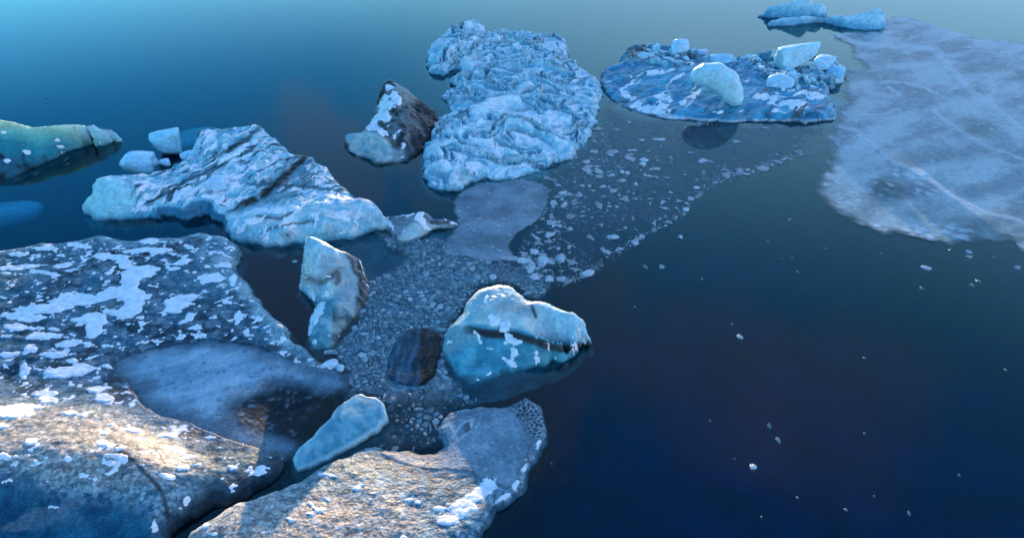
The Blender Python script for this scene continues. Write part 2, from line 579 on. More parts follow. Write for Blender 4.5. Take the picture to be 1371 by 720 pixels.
# ---- long iceberg in the middle left with diagonal dirt bands
def banded():
    o = [(128, 237, 2.1), (148, 234, 1.9), (170, 233, 1.5), (200, 231, 1.2), (222, 226, 1.0), (240, 214, .9), (255, 198, 1.3), (262, 184, 1.8), (268, 173, 2.2), (285, 169, 2.2), (300, 171, 2.1), (322, 168, 2.3), (342, 166, 2.4), (357, 176, 2.2),
         (375, 190, 1.9), (392, 203, 1.6), (412, 207, 1.5), (428, 220, 1.5), (448, 238, 1.5), (462, 250, 1.4), (470, 262, 1.4), (495, 266, 1.5), (510, 278, 1.3), (518, 292, .7), (508, 304, .2), (490, 311, .15), (465, 318, .15),
         (440, 321, .15), (405, 324, .15), (375, 326, .15), (345, 326, .15), (322, 323, .15), (308, 316, .3), (304, 305, .7), (306, 294, .7), (298, 286, .6), (291, 280, .8), (279, 268, 1.1), (266, 265, 1.2), (255, 268, 1.2), (244, 276, 1.0), (228, 274, .9),
         (213, 275, .8), (209, 281, .7), (198, 287, .3), (184, 290, .2), (167, 292, .15), (145, 292, .15), (124, 291, .15), (114, 284, .2), (112, 275, .5), (119, 257, 1.4)]
    c = [(150, 245, 1.9), (160, 262, 1.3), (185, 255, 1.4), (200, 270, .9), (235, 245, 1.3), (250, 252, 1.3), (290, 190, 2.2), (310, 200, 2.0), (340, 185, 2.4), (330, 225, 1.7), (365, 215, 1.9), (370, 240, 1.5), (410, 240, 1.6), (435, 255, 1.4),
         (290, 245, 1.4), (275, 225, 1.5), (335, 262, 1.0), (380, 265, 1.3), (318, 283, .6), (345, 286, 1.3), (400, 282, 1.5), (450, 275, 1.5), (490, 280, 1.4), (330, 300, 1.1), (380, 304, 1.1), (440, 300, 1.2), (495, 297, .8), (140, 270, 1.0), (126, 275, .7)]
    g = relief(o, c, lines=[[(306, 287, .55), (325, 277, .6), (350, 262, .9), (385, 232, 1.2), (408, 212, 1.4)]], cell_px=1.05, seed=13, rag=.45, ragf=.6, slope=3.0, bev=.15, bevw=.5)
    x, y = g.x, g.y
    u, v = pix(x, y, g.h)
    g.u0, g.v0 = u, v
    wx = x + .9 * fbm(x * .4, y * .4, 3, 2); wy = y + .9 * fbm(x * .4, y * .4, 3, 3)
    a, b = rot(wx, wy, 52)          # along the layers
    lay = fbm(a * .16, b * 1.5, 5, 33); lay2 = ridged(a * .22, b * 2.1, 3, 35)
    f1, f2, r = worley(a / 1.9, b / .7, 15)
    lobe = poly_mask(u, v, [(300, 286), (330, 278), (400, 268), (470, 258), (530, 280), (520, 330), (300, 335)], 7, 4 * fbm(x * .6, y * .6, 3, 8))
    face = poly_mask(u, v, [(100, 300), (105, 230), (150, 235), (175, 255), (180, 275), (165, 300)], 9, 6 * fbm(x * .7, y * .7, 3, 9))
    k = (1 - .8 * lobe) * (1 - .75 * face)
    g.h += (.25 + .75 * g.inn) * (k * (.22 * lay + .20 * (lay2 - .5) - .18 * (1 - np.clip(f2 - f1, 0, .5) * 2)) + .22 * fbm(x * .5, y * .5, 4, 16) + .07 * fbm(x * 2.4, y * 2.4, 3, 17) * k)
    settle(g, .15)
    R = root_of(g, 'iceberg', 'long pale iceberg crossed by slanting dark dirt bands, small ice boulders along its far edge', 'iceberg')
    u, v = g.u, g.v
    nz = 7 * fbm(x * .9, y * .9, 4, 19)
    col = mixc((.20, .55, .68), (.48, .76, .84), ss(-.3, .4, fbm(x * .8, y * .8, 4, 23)))
    strk = ss(.06, .26, .5 * lay + fbm(a * .55, b * 3.0, 5, 29)) * ss(-.25, .15, lay) * (1 - face) * (1 - lobe)
    col = mixc(col, (.035, .075, .11), .92 * strk)
    brown = poly_mask(u, v, [(308, 284), (330, 268), (372, 228), (405, 205), (440, 232), (420, 248), (398, 268), (360, 274), (325, 282)], 8, nz)
    col = mixc(col, (.19, .22, .25), .6 * brown)
    crack = np.maximum(pl_mask(u, v, [(300, 292), (315, 284), (328, 272), (340, 268)], 5, .6, nz * .5), pl_mask(u, v, [(352, 262), (372, 246), (390, 228), (410, 208)], 4.5, .6, nz * .6))
    crack = np.maximum(crack, .8 * pl_mask(u, v, [(200, 272), (250, 243), (300, 218), (340, 198)], 2.5, .7, nz * .6))
    crack = np.maximum(crack, .8 * pl_mask(u, v, [(305, 203), (335, 180), (348, 170)], 3, .7, nz * .4))
    crack = np.maximum(crack, .6 * pl_mask(u, v, [(330, 245), (420, 250), (465, 258)], 2.2, .7, nz * .6))
    col = mixc(col, (.022, .016, .014), .95 * crack)
    col = mixc(col, (.40, .74, .78), face * .9)
    lo = mixc((.28, .60, .70), (.64, .74, .76), ss(-.2, .3, fbm(x * .5, y * 1.6, 4, 71)))
    lo = mixc(lo, (.12, .08, .06), .8 * np.maximum(pl_mask(u, v, [(345, 290), (375, 293), (392, 286)], 2.5, .7, nz * .4), pl_mask(u, v, [(352, 312), (365, 304), (420, 296)], 1.8, .7, nz * .4)))
    col = mixc(col, lo, lobe)
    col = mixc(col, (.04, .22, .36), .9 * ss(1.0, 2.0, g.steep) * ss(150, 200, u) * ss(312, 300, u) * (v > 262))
    col = mixc(col, (.10, .42, .54), .6 * ss(.35, .05, g.h))
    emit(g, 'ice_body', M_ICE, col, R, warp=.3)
    pts = el_field(u, v, [(305, 215, 28, 13, -10), (320, 205, 24, 10), (250, 255, 40, 12, -14), (180, 278, 34, 10, -5), (215, 258, 30, 9, -10), (350, 222, 18, 9), (295, 265, 16, 12), (390, 252, 36, 8, 8), (430, 246, 26, 8, 30), (300, 240, 14, 8), (420, 228, 18, 7, 35), (280, 180, 10, 6), (350, 254, 14, 5), (365, 282, 46, 4, -3), (340, 296, 14, 5, -15)])
    m = .45 * pts + .16 + .8 * fbm(a * .7, b * 2.0, 5, 81, .6) - .7 * crack - .55 * strk - .3 * brown - .12 * lobe
    m = np.where(g.steep > 2.4, -1, m - .07 * g.steep) - .8 * ss(.5, .0, g.inn) - .5 * face
    emit_snow(g, m, R, .08, halo=.15)
    return g


# ---- far right iceberg carrying boulders
def boulder_carrier():
    o = [(806, 104, .5), (811, 93, .7), (818, 85, .8), (836, 81, .9), (836, 70, 1.1), (848, 61, 1.3), (865, 60, 1.2), (885, 60, 1.2), (910, 64, 1.2), (935, 66, 1.2), (950, 75, 1.0), (975, 76, 1.1), (1000, 74, 1.2), (1035, 72, 1.3), (1065, 70, 1.4),
         (1095, 76, 1.3), (1118, 84, 1.0), (1132, 92, .7), (1128, 104, .5), (1108, 114, .6), (1112, 128, .6), (1117, 144, .6), (1112, 154, .4), (1090, 157, .4), (1050, 157, .35), (1000, 158, .35), (950, 158, .3), (900, 156, .25), (875, 155, .15), (850, 149, .1), (828, 140, .1), (814, 124, .3)]
    c = [(840, 100, .8), (850, 120, .45), (880, 100, .9), (870, 140, .25), (900, 120, .7), (930, 100, 1.0), (920, 145, .45), (960, 140, .6), (1000, 110, 1.0), (1000, 143, .75), (1040, 125, .95), (1060, 145, .8), (1085, 120, 1.0), (1100, 142, .75), (1040, 95, 1.2), (1090, 95, 1.2), (860, 72, 1.1), (900, 80, 1.0)]
    g = relief(o, c, cell_px=1.0, seed=23, rag=.6, ragf=.5, slope=3.0, bev=.12, bevw=.5)
    x, y = g.x, g.y
    u, v = pix(x, y, g.h)
    wx = x + 1.2 * fbm(x * .3, y * .3, 3, 2); wy = y + 1.2 * fbm(x * .3, y * .3, 3, 3)
    a, b = rot(wx, wy, 38)
    lay = fbm(a * .13, b * 1.1, 4, 43)
    rub = poly_mask(u, v, [(830, 55), (945, 58), (955, 78), (900, 90), (840, 86)], 6) + poly_mask(u, v, [(945, 70), (1140, 60), (1140, 112), (1080, 120), (1020, 108), (1000, 84), (950, 84)], 6)
    rub = np.clip(rub, 0, 1)
    f1, f2, r = worley(x / .75, y / .75, 25)
    f1b, f2b, rb = worley(x / 1.7, y / 1.7, 26)
    g.h += g.inn * (.30 * lay * (1 - rub) + rub * (.75 * (rb - .35) + .5 * (r - .4) - .25 * ss(.12, 0, f2 - f1)) + .34 * fbm(x * .35, y * .5, 5, 26))
    settle(g, .12)
    R = root_of(g, 'iceberg', 'low blue striped iceberg carrying several big loose ice boulders, beside the frozen sheet', 'iceberg')
    u, v = g.u, g.v
    nz = 6 * fbm(x * .6, y * .6, 4, 19)
    col = mixc((.02, .22, .38), (.09, .44, .60), ss(-.4, .4, fbm(a * .2, b * .9, 4, 22)))
    col = mixc(col, (.15, .22, .25), .55 * ss(.0, .4, fbm(a * .12, b * .7, 4, 27)) * (1 - rub))
    col = mixc(col, (.03, .07, .10), .8 * ss(.1, .45, fbm(a * .3 + 8, b * 2.2, 4, 28)))
    # far part: rubble of pale and grey pieces
    rc = mixc((.08, .26, .36), (.5, .76, .84), ss(.25, .8, r)); rc = mixc(rc, (.07, .08, .09), ss(.12, .02, f2 - f1) * .8)
    rc = mixc(rc, (.13, .14, .15), .85 * poly_mask(u, v, [(832, 64), (865, 56), (870, 78), (840, 84)], 5, nz) + .6 * poly_mask(u, v, [(895, 70), (960, 60), (985, 84), (950, 92), (905, 84)], 5, nz).clip(0, 1) * (r < .7))
    col = mixc(col, rc, rub)
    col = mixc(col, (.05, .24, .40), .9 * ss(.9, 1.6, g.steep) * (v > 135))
    col = mixc(col, (.08, .05, .04), .7 * poly_mask(u, v, [(1062, 141), (1078, 138), (1074, 160), (1062, 160)], 4, nz))
    col = mixc(col, (.72, .78, .84), .85 * ss(.14, .04, np.abs(g.h - .10)) * (v > 148) * (u > 880))
    emit(g, 'ice_body', M_ICE, col, R, warp=.25)
    pts = el_field(u, v, [(1090, 128, 30, 8, 6), (1050, 138, 40, 6), (1030, 130, 30, 7, -5), (890, 130, 14, 16, 30), (925, 132, 22, 9, -35), (870, 148, 40, 9, 10), (846, 112, 22, 5, -25), (880, 96, 45, 6, -10), (920, 84, 20, 6), (840, 128, 20, 7, 35), (905, 105, 20, 4, -25), (1060, 118, 22, 7), (960, 150, 10, 3), (990, 148, 8, 3), (1040, 148, 12, 4)])
    m = .6 * pts - .22 + .55 * fbm(a * .5, b * 1.8, 4, 83) + .35 * ss(.15, .4, lay)
    m = np.where(g.steep > .75, -1, m) - .8 * ss(.5, .0, g.inn) - .3 * rub
    emit_snow(g, m, R, .08, halo=.2)
    return g


# ---- dirty black-and-white iceberg
def sooty():
    o = [(461, 179, .9), (480, 176, .9), (492, 166, 1.0), (498, 155, 1.3), (507, 137, 1.8), (507, 122, 2.4), (518, 106, 3.0), (531, 109, 2.9), (549, 121, 2.6), (565, 133, 2.0), (580, 147, 1.4), (584, 165, .8), (580, 182, .4), (567, 200, .15),
         (556, 208, .1), (545, 214, .1), (532, 218, .1), (506, 217, .1), (485, 207, .2), (470, 198, .4)]
    c = [(485, 186, 1.0), (500, 184, 1.25), (515, 190, 1.1), (508, 200, .7), (525, 205, .5), (520, 168, 1.6), (522, 148, 2.2), (526, 125, 2.7), (545, 135, 2.4), (552, 155, 1.9), (562, 172, 1.1), (540, 178, 1.4), (545, 195, .7), (530, 195, .7), (505, 172, 1.2), (536, 210, .5)]
    g = relief(o, c, cell_px=.9, seed=33, rag=.4, ragf=.7, slope=3.2, bev=.15, bevw=.4)
    x, y = g.x, g.y
    f1, f2, r = worley(x / 1.1 + .3 * fbm(x, y, 3, 7), y / 1.1, 35)
    g.h += (.3 + .7 * g.inn) * (.45 * fbm(x * .55, y * .55, 5, 36) + .22 * (np.clip(f1, 0, 1) - .4) + .10 * fbm(x * 2, y * 2, 3, 37))
    settle(g, .15)
    R = root_of(g, 'iceberg', 'small peaked iceberg streaked black with dirt, snow down its left side', 'iceberg')
    u, v = g.u, g.v
    nz = 5 * fbm(x * .9, y * .9, 4, 19)
    col = mixc((.03, .035, .04), (.16, .19, .20), ss(-.25, .35, fbm(x * .9, y * .9, 5, 38)))
    col = mixc(col, (.015, .015, .018), .85 * poly_mask(u, v, [(552, 128), (590, 140), (590, 205), (560, 212), (548, 190), (570, 170), (556, 148)], 5, nz))
    col = mixc(col, (.36, .38, .34), .7 * poly_mask(u, v, [(535, 110), (555, 122), (558, 140), (540, 136), (528, 120)], 5, nz))  # paler crest: the sun on it is painted into the colour
    fr = poly_mask(u, v, [(455, 172), (500, 176), (520, 188), (533, 212), (505, 222), (470, 205)], 4, nz)
    col = mixc(col, mixc((.30, .50, .52), (.60, .62, .56), ss(-.2, .3, fbm(x * .8, y * .8, 3, 39))), fr)  # front lobe made pale and yellowish, sunlight included in its colour
    fr2 = poly_mask(u, v, [(525, 200), (540, 200), (548, 216), (530, 220)], 4, nz)
    col = mixc(col, (.28, .42, .46), .8 * fr2)
    emit(g, 'ice_body', M_ICE, col, R, warp=.3)
    pts = el_field(u, v, [(515, 140, 16, 14), (510, 158, 20, 10, -30), (498, 170, 16, 9), (530, 132, 8, 10), (522, 118, 8, 5), (545, 182, 5, 5), (512, 180, 10, 6, 40), (552, 200, 7, 3), (540, 195, 4, 6)])
    m = .7 * pts - .05 + .75 * fbm(x * 1.3, y * 1.3, 4, 84) - .55 * ss(.4, .2, f1) * 0
    m = np.where(g.steep > 1.6, -1, m - .15 * g.steep) - .5 * ss(.4, .0, g.inn) - .55 * ss(538, 550, u) - .9 * fr
    emit_snow(g, m, R, .07, halo=.2)
    return g


# ---- iceberg cut by the left edge of the photo
def green_rim():
    o = [(-110, 150, 3.0), (-50, 152, 3.1), (0, 158, 3.0), (25, 163, 2.7), (45, 168, 2.3), (60, 167, 2.3), (90, 166, 2.1), (125, 167, 1.7), (148, 171, 1.2), (156, 177, .8), (150, 183, .4), (128, 192, .05), (98, 205, -.1), (62, 222, -.15), (22, 240, -.1), (-20, 252, 0), (-60, 262, 0), (-120, 262, .1)]
    c = [(0, 175, 2.4), (50, 178, 1.9), (100, 174, 1.7), (20, 195, 1.5), (60, 195, 1.0), (100, 190, .6), (0, 215, .9), (40, 215, .45), (-60, 200, 1.6), (-60, 235, .6), (10, 232, .25)]
    g = relief(o, c, cell_px=1.1, seed=43, rag=.4, ragf=.4, slope=2.6, bev=.15, bevw=.4)
    x, y = g.x, g.y
    g.h += (.25 + .75 * g.inn) * (.25 * fbm(x * .4, y * .4, 5, 46) + .06 * fbm(x * 2.5, y * 2.5, 3, 47))
    settle(g, .1)
    R = root_of(g, 'iceberg', 'green and teal iceberg tapering to a point, dark dirt and white flecks along its foot', 'iceberg')
    u, v = g.u, g.v
    nz = 8 * fbm(x * .5, y * .5, 4, 19)
    t = (v + nz - (158 + .06 * u)) / 70
    col = mixc((.66, .68, .42), (.18, .52, .42), ss(.0, .32, t)); col = mixc(col, (.03, .28, .33), ss(.22, .55, t)); col = mixc(col, (.02, .12, .17), ss(.55, .85, t))  # yellow to teal: sunlit rim and backlit glow put into the colour
    col = mixc(col, (.40, .66, .70), ss(70, 130, u) * ss(.5, .1, t))
    dirt = ss(.0, .35, fbm(x * .9, y * .9, 5, 48)) * ss(.35, .7, t)
    col = mixc(col, (.012, .014, .016), .9 * dirt)
    emit(g, 'ice_body', M_CLEAR, col, R, warp=.2)
    f1, f2, r = worley(x / 1.0, y / 1.0, 49)
    m = (r > .72) * (.36 - f1) * 2 + .25 * fbm(x * 3, y * 3, 3, 50) - .12
    m = np.where((t < .25) | (t > 1.0), -1, m)
    emit_snow(g, m, R, .05, halo=0)
    return g


# ---- two stacked bergs on the far side
def far_pair():
    o = [(1030, 27, .7), (1045, 23, .8), (1075, 21, .9), (1110, 21, .9), (1140, 20, 1.0), (1160, 16, 1.6), (1170, 10, 2.2), (1178, 11, 2.1), (1183, 17, 1.8), (1183, 28, .9), (1178, 36, .3), (1165, 39, .2), (1140, 37, .2), (1115, 31, .2), (1100, 29, .15), (1080, 31, .15), (1060, 33, .2), (1040, 31, .3)]
    c = [(1080, 26, .7), (1150, 28, 1.2), (1168, 24, 1.6), (1130, 27, .8), (1050, 28, .6)]
    g = relief(o, c, cell_px=.9, seed=53, rag=.5, ragf=.4, slope=2.6, bev=.2, bevw=.6)
    x, y = g.x, g.y
    g.h += (.3 + .7 * g.inn) * (.45 * fbm(x * .4, y * .6, 4, 56) + .15 * ridged(x * .5, y * 1.1, 3, 57))
    settle(g, .2)
    R = root_of(g, 'iceberg', 'farthest low white-blue iceberg with a raised right end, touching the frozen sheet', 'iceberg', None)
    col = mixc((.18, .46, .60), (.55, .76, .82), ss(.2, 1.0, g.h + .4 * fbm(x * .6, y * .6, 3, 5)))
    emit(g, 'ice_body', M_ICE, col, R, warp=.2)
    m = .25 - 1.2 * np.abs(g.steep) + .6 * fbm(x * .6, y * 1.1, 4, 58) - .6 * ss(.4, 0, g.inn)
    emit_snow(g, m, R, .08)
    o = [(1017, 19, .4), (1035, 13, 1.0), (1060, 10, 1.3), (1080, 7, 1.6), (1100, 4, 2.0), (1106, 8, 1.5), (1100, 14, .9), (1082, 18, .5), (1060, 19, .4), (1035, 21, .3)]
    g = relief(o, [(1070, 13, 1.2), (1090, 11, 1.4), (1040, 16, .8)], cell_px=.9, seed=54, rag=.3, ragf=.4, slope=3, bev=.2, bevw=.6)
    x, y = g.x, g.y
    g.h += .2 * fbm(x * .5, y * .5, 4, 59)
    settle(g, .2)
    R = root_of(g, 'iceberg', 'tapered blue ice wedge just beyond the farthest low iceberg', 'iceberg')
    col = mixc((.12, .42, .58), (.50, .76, .84), ss(.3, 1.3, g.h + .3 * fbm(x * .6, y * .6, 3, 5)))
    col = mixc(col, (.02, .05, .08), ss(.35, .1, np.abs(rot(x, y, 0)[0] - world(1079, 13, .9)[0])) * .8)
    emit(g, 'ice_body', M_ICE, col, R, warp=.15)
    o = [(1028, 9, 1.2), (1050, 4, 1.8), (1070, -2, 2.4), (1085, -6, 2.8), (1088, 1, 2.0), (1070, 5, 1.4), (1045, 9, 1.0)]
    g = relief(o, [(1065, 2, 1.9)], cell_px=.9, seed=55, rag=.2, ragf=.4, slope=3, bev=.2, bevw=.6)
    settle(g, .2)
    R = root_of(g, 'iceberg', 'narrow pale ice fin at the top edge, behind the tapered blue wedge', 'iceberg')
    emit(g, 'ice_body', M_ICE, mixc((.2, .5, .64), (.5, .76, .84), ss(.5, 2, g.h)), R, warp=.15)


# ---- the big foreground floe on the left
def speckled_floe():
    o = [(-240, 350, .8), (-80, 342, .8), (0, 334, .8), (45, 326, .9), (90, 321, 1.0), (130, 315, 1.0), (180, 318, 1.0), (230, 316, 1.0), (265, 311, 1.0), (298, 314, .9), (314, 328, .7), (312, 350, .5), (328, 374, .5), (345, 400, .5), (368, 422, .5), (384, 440, .5), (398, 460, .3),
         (425, 478, .15), (450, 490, .1), (460, 508, .05), (452, 526, .05), (430, 542, .0), (408, 558, .0), (398, 580, .05), (388, 610, .2), (358, 638, .45), (320, 656, .5), (268, 672, .55), (236, 692, .6), (215, 722, .6), (200, 800, .6), (190, 870, .6), (-300, 870, .6), (-300, 500, .8)]
    c = [(100, 400, .65), (200, 400, .6), (300, 390, .6), (50, 450, .7), (150, 470, .5), (330, 430, .4), (20, 500, .75), (120, 515, .6), (250, 350, .8), (100, 350, .9), (250, 440, .35),
         (200, 490, .16), (260, 490, .12), (330, 490, .12), (400, 505, .08), (300, 530, .12), (340, 570, .12), (380, 540, .05), (250, 560, .2), (360, 600, .12),
         (0, 588, 2.1), (80, 588, 2.1), (150, 606, 1.9), (200, 636, 1.6), (60, 640, 1.9), (120, 650, 1.6), (0, 640, 1.9), (-150, 600, 2.1), (0, 540, 1.2), (100, 543, 1.15), (180, 562, .9), (225, 598, 1.1), (50, 690, .9), (150, 690, .9), (0, 720, .6), (100, 730, .6), (200, 690, 1.0), (225, 650, 1.3),
         (280, 618, .65), (245, 596, .8), (330, 620, .45), (260, 655, .8), (300, 640, .6), (225, 720, .75)]
    g = relief(o, c, cell_px=1.35, seed=63, rag=.45, ragf=.7, slope=2.6, bev=.15, bevw=.4)
    x, y = g.x, g.y
    u, v = pix(x, y, g.h)
    nzL = fbm(x * .5, y * .5, 4, 66)
    dome = poly_mask(u, v, [(-300, 525), (0, 528), (100, 530), (170, 545), (230, 580), (300, 600), (380, 600), (380, 650), (230, 740), (230, 900), (-300, 900)], 14, 14 * nzL)
    pool = poly_mask(u, v, POOL, 8, 8 * nzL)
    rubz = poly_mask(u, v, [(318, 570), (312, 545), (345, 528), (380, 515), (430, 524), (465, 500), (470, 530), (405, 600), (385, 605)], 6, 5 * nzL)
    wx = x + .35 * fbm(x * .9, y * .9, 3, 2); wy = y + .35 * fbm(x * .9, y * .9, 3, 3)
    f1, f2, r = worley(wx / 1.05, wy / .62, 65)
    f1b, f2b, rb = worley(wx / .5 + 5, wy / .36, 68)
    f1c, f2c, rc = worley(wx / .42, wy / .34, 69)
    cr = ridged(wx * .30, wy * .62, 4, 67)
    fl = (1 - pool) * (1 - .6 * rubz)
    g.h += (.2 + .8 * g.inn) * fl * ((1 - dome) * (.03 * (.45 - f1) + .08 * (cr - .5)) + dome * (.03 * (.5 - f1c) + .10 * fbm(x * .6, y * .6, 5, 70, .55)) + .18 * fbm(x * .35, y * .35, 4, 71))
    g.h = np.where(pool > .4, np.minimum(g.h, .16 + .03 * fbm(x, y, 2, 5)), g.h)
    settle(g, .15)
    R = root_of(g, 'ice_floe', 'largest floe, black-blue speckled with grey lumps and snow, sunlit mound at its near corner', 'ice floe')
    u, v = g.u, g.v
    n2 = fbm(x * .8, y * .8, 4, 72)
    # flat part: dark ice with grey frozen lumps
    lump = ss(.48, .36, f1) * ss(.34, .44, r + .4 * nzL)
    lumpb = ss(.5, .3, f1b) * ss(.5, .62, rb)
    tone = mixc((.065, .13, .18), (.18, .26, .33), rb)
    dk = mixc((.006, .030, .048), (.012, .12, .19), ss(-.2, .4, nzL))
    fz = ss(.05, .42, fbm(wx * 2.6, wy * 4.2, 5, 173, .62))
    col = mixc(dk, tone, np.clip(lump * .95 + lumpb * .6, 0, 1))
    col = mixc(col, (.34, .42, .48), .55 * fz * ss(-.35, .15, nzL))
    bl = poly_mask(u, v, [(205, 355), (250, 345), (300, 350), (312, 385), (270, 400), (215, 390)], 14, 10 * nzL)
    col = mixc(col, mixc((.05, .16, .23), (.12, .24, .31), lump), .8 * bl)
    rim = ss(1.1, .1, g.sd) * (v < 500)
    rimc = mixc((.12, .26, .32), (.42, .58, .62), ss(-.25, .35, fbm(x * 1.4, y * 1.4, 4, 73)))
    col = mixc(col, rimc, .8 * ss(.15, .6, rim + .5 * n2))
    lt = poly_mask(u, v, [(300, 320), (318, 360), (350, 400), (395, 450), (430, 480), (380, 470), (345, 425), (300, 370), (250, 330)], 10, 9 * nzL)
    col = mixc(col, mixc((.08, .24, .31), (.46, .62, .66), ss(-.2, .3, n2)), .7 * lt)
    ul = ss(140, 0, u + .6 * (v - 330)) * (v < 460)
    col = mixc(col, mixc((.02, .10, .13), (.18, .37, .42), ss(-.1, .4, fbm(x * .5, y * 1.6, 4, 74))), .6 * ul)
    web = ss(.74, .9, ridged(wx * 1.3 + .2 * n2, wy * 2.2, 4, 172)) * ss(-.25, .2, nzL + .5 * n2)
    col = mixc(col, (.30, .39, .46), .5 * web * fl)
    # mound: pebbly ice with warm sunlight painted in as tan, going to clear blue at its near foot
    mot = ss(-.28, .30, .7 * fbm(x * 1.9, y * 2.6, 5, 75, .68) + .5 * fbm(x * 6, y * 8, 3, 175) + .25 * (.4 - f1c))
    tan = poly_mask(u, v, [(-300, 520), (0, 535), (110, 540), (175, 560), (228, 585), (240, 610), (215, 650), (150, 650), (60, 640), (0, 625), (-300, 630)], 22, 24 * nzL)
    br = mixc(mixc((.03, .13, .20), (.33, .49, .56), mot), mixc((.17, .18, .18), (.56, .55, .51), mot), tan)
    br = mixc(br, (.06, .12, .15), .6 * ss(.1, .4, fbm(x * .7, y * 1.3, 4, 76)))
    br = mixc(br, mixc((.05, .10, .12), (.17, .25, .27), ss(.6, .25, f1c)), ss(215, 290, u + 25 * nzL) * .9)
    br = mixc(br, (.80, .78, .74), .8 * (hash01(np.floor(x / .10), np.floor(y / .12), 9) > .978) * ss(-.2, .3, fbm(x * .5, y * .5, 3, 12)))  # tiny glints painted in as pale specks
    fb = poly_mask(u, v, [(-300, 640), (0, 632), (60, 655), (120, 668), (165, 672), (215, 690), (222, 760), (200, 900), (-300, 900)], 20, 22 * nzL)
    br = mixc(br, mixc((.008, .075, .15), (.025, .15, .24), ss(-.3, .4, n2)), fb)
    gp = el_field(u, v, [(55, 692, 45, 14, -14), (95, 672, 18, 10), (20, 705, 20, 8)]) + .5 * n2
    br = mixc(br, (.13, .19, .25), .7 * ss(.1, .4, gp) * fb)
    gap = pl_mask(u, v, [(232, 745), (238, 712), (262, 686), (300, 664), (345, 642), (380, 610)], 20, .8, 5 * nzL)
    br = mixc(br, (.012, .03, .05), .9 * gap)
    crk = pl_mask(u, v, [(155, 596), (185, 622), (210, 650), (222, 672), (226, 700)], 3, .8, 5 * n2)
    br = mixc(br, (.02, .018, .016), .85 * crk)
    col = mixc(col, br, dome)
    # rubble-filled melt hole
    f1d, f2d, rd = worley(wx / .38, wy / .3, 78)
    col = mixc(col, mixc((.012, .03, .045), (.16, .22, .27), ss(.45, .25, f1d) * ss(.45, .95, rd)), .95 * rubz)
    col = mixc(col, (.10, .17, .24), .9 * pool)
    emit(g, 'ice_body', M_FLOE, col, R, warp=.12)
    S1 = [(100, 402, 42, 9, -6), (60, 413, 40, 7, -5), (30, 424, 34, 6, 4), (150, 392, 28, 8, -14), (173, 380, 13, 26, 10), (185, 365, 20, 10, -10), (180, 405, 14, 22, 20), (160, 420, 24, 6, 8), (120, 425, 26, 6, -5), (235, 408, 17, 12, -12), (252, 398, 18, 5, -8),
          (145, 343, 22, 5, 4), (165, 352, 10, 8, 30), (190, 335, 26, 4, -6), (215, 336, 16, 4, -10), (203, 360, 13, 6), (233, 359, 12, 3), (245, 350, 14, 4, -14), (283, 372, 20, 6, 0), (22, 358, 32, 4, -4), (60, 365, 22, 3, 10), (85, 355, 14, 4),
          (70, 475, 20, 4), (90, 498, 34, 8, -5), (112, 490, 16, 4, 10), (60, 450, 28, 4, -4), (125, 440, 12, 14, 20), (92, 460, 22, 5, -8), (20, 438, 18, 5), (42, 466, 10, 4), (8, 475, 10, 4), (255, 424, 8, 6), (268, 450, 8, 4), (318, 425, 4, 12, 10), (330, 445, 5, 5), (312, 375, 5, 10, 15), (300, 355, 14, 4, -10), (25, 340, 16, 3), (60, 332, 20, 3), (110, 330, 14, 3, 4), (200, 322, 14, 4),
          (10, 552, 42, 9, -3), (30, 545, 26, 6), (60, 527, 22, 5), (65, 535, 14, 5), (140, 532, 15, 6, 8), (128, 522, 14, 4), (92, 552, 12, 5), (40, 590, 9, 6), (32, 496, 6, 12), (0, 570, 14, 4), (5, 610, 10, 4), (137, 593, 10, 5), (155, 610, 16, 4, 10), (112, 636, 9, 4), (225, 638, 10, 4, 20), (180, 575, 10, 5, 10), (170, 570, 6, 3), (225, 582, 18, 4, -6), (238, 576, 10, 3), (248, 626, 12, 5), (265, 622, 8, 3), (208, 705, 8, 12, 10), (212, 698, 10, 6), (5, 645, 12, 4, -20), (72, 678, 6, 4), (310, 625, 8, 3), (350, 628, 5, 4), (140, 580, 7, 3), (162, 600, 8, 3)]
    m = .75 * el_field(u, v, S1) + .35 * fbm(x * 1.3, y * 1.6, 4, 86) + .22 * fbm(x * 3.6, y * 4.4, 4, 186) + .05 - .20 * dome * ss(-.2, .3, nzL)
    small = (r > .88) * (.42 - f1) * 1.6 + .5 * fbm(x * 2.2, y * 2.6, 3, 87) - .12
    m = np.maximum(m, np.where(dome > .5, -1, small - .35 * bl))
    m = np.where(g.steep > 1.2, -1, m) - .7 * ss(.25, .0, g.inn) - 1.2 * (pool > .3) - .8 * rubz - .25 * fb
    emit_snow(g, m, R, .045, rim=.4, halo=.06)
    # frozen melt pool lying in the floe
    g2 = relief([(p[0], p[1], .17) for p in POOL], cell_px=1.6, seed=64, rag=.35, ragf=.6, slope=.2, uslope=1, depth=.02, bev=0)
    g2.h = np.full(g2.x.shape, .19) + .02 * fbm(g2.x * .5, g2.y * .5, 3, 6)
    g2.u, g2.v = pix(g2.x, g2.y, g2.h)
    a, b = rot(g2.x + fbm(g2.x * .3, g2.y * .3, 3, 4), g2.y, 25)
    w = fbm(a * .25, b * .8, 5, 88)
    c2 = mixc((.17, .30, .40), (.36, .50, .61), ss(-.35, .4, w)); c2 = mixc(c2, (.38, .46, .54), .6 * ss(.25, .45, ridged(a * .35, b * .9, 4, 89) - .45))
    ck = ss(.90, .97, ridged(g2.x * .55 + .3 * w, g2.y * .7, 2, 191)) * ss(-.3, .2, w)
    f1p, _, rp = worley(g2.x / .3, g2.y / .26, 192)
    c2 = mixc(c2, (.46, .54, .62), .55 * np.clip(ck + ss(.34, .22, f1p) * (rp > .86), 0, 1))
    c2 = mixc(c2, (.05, .10, .15), .6 * ss(.36, .26, f1p) * (rp < .10))
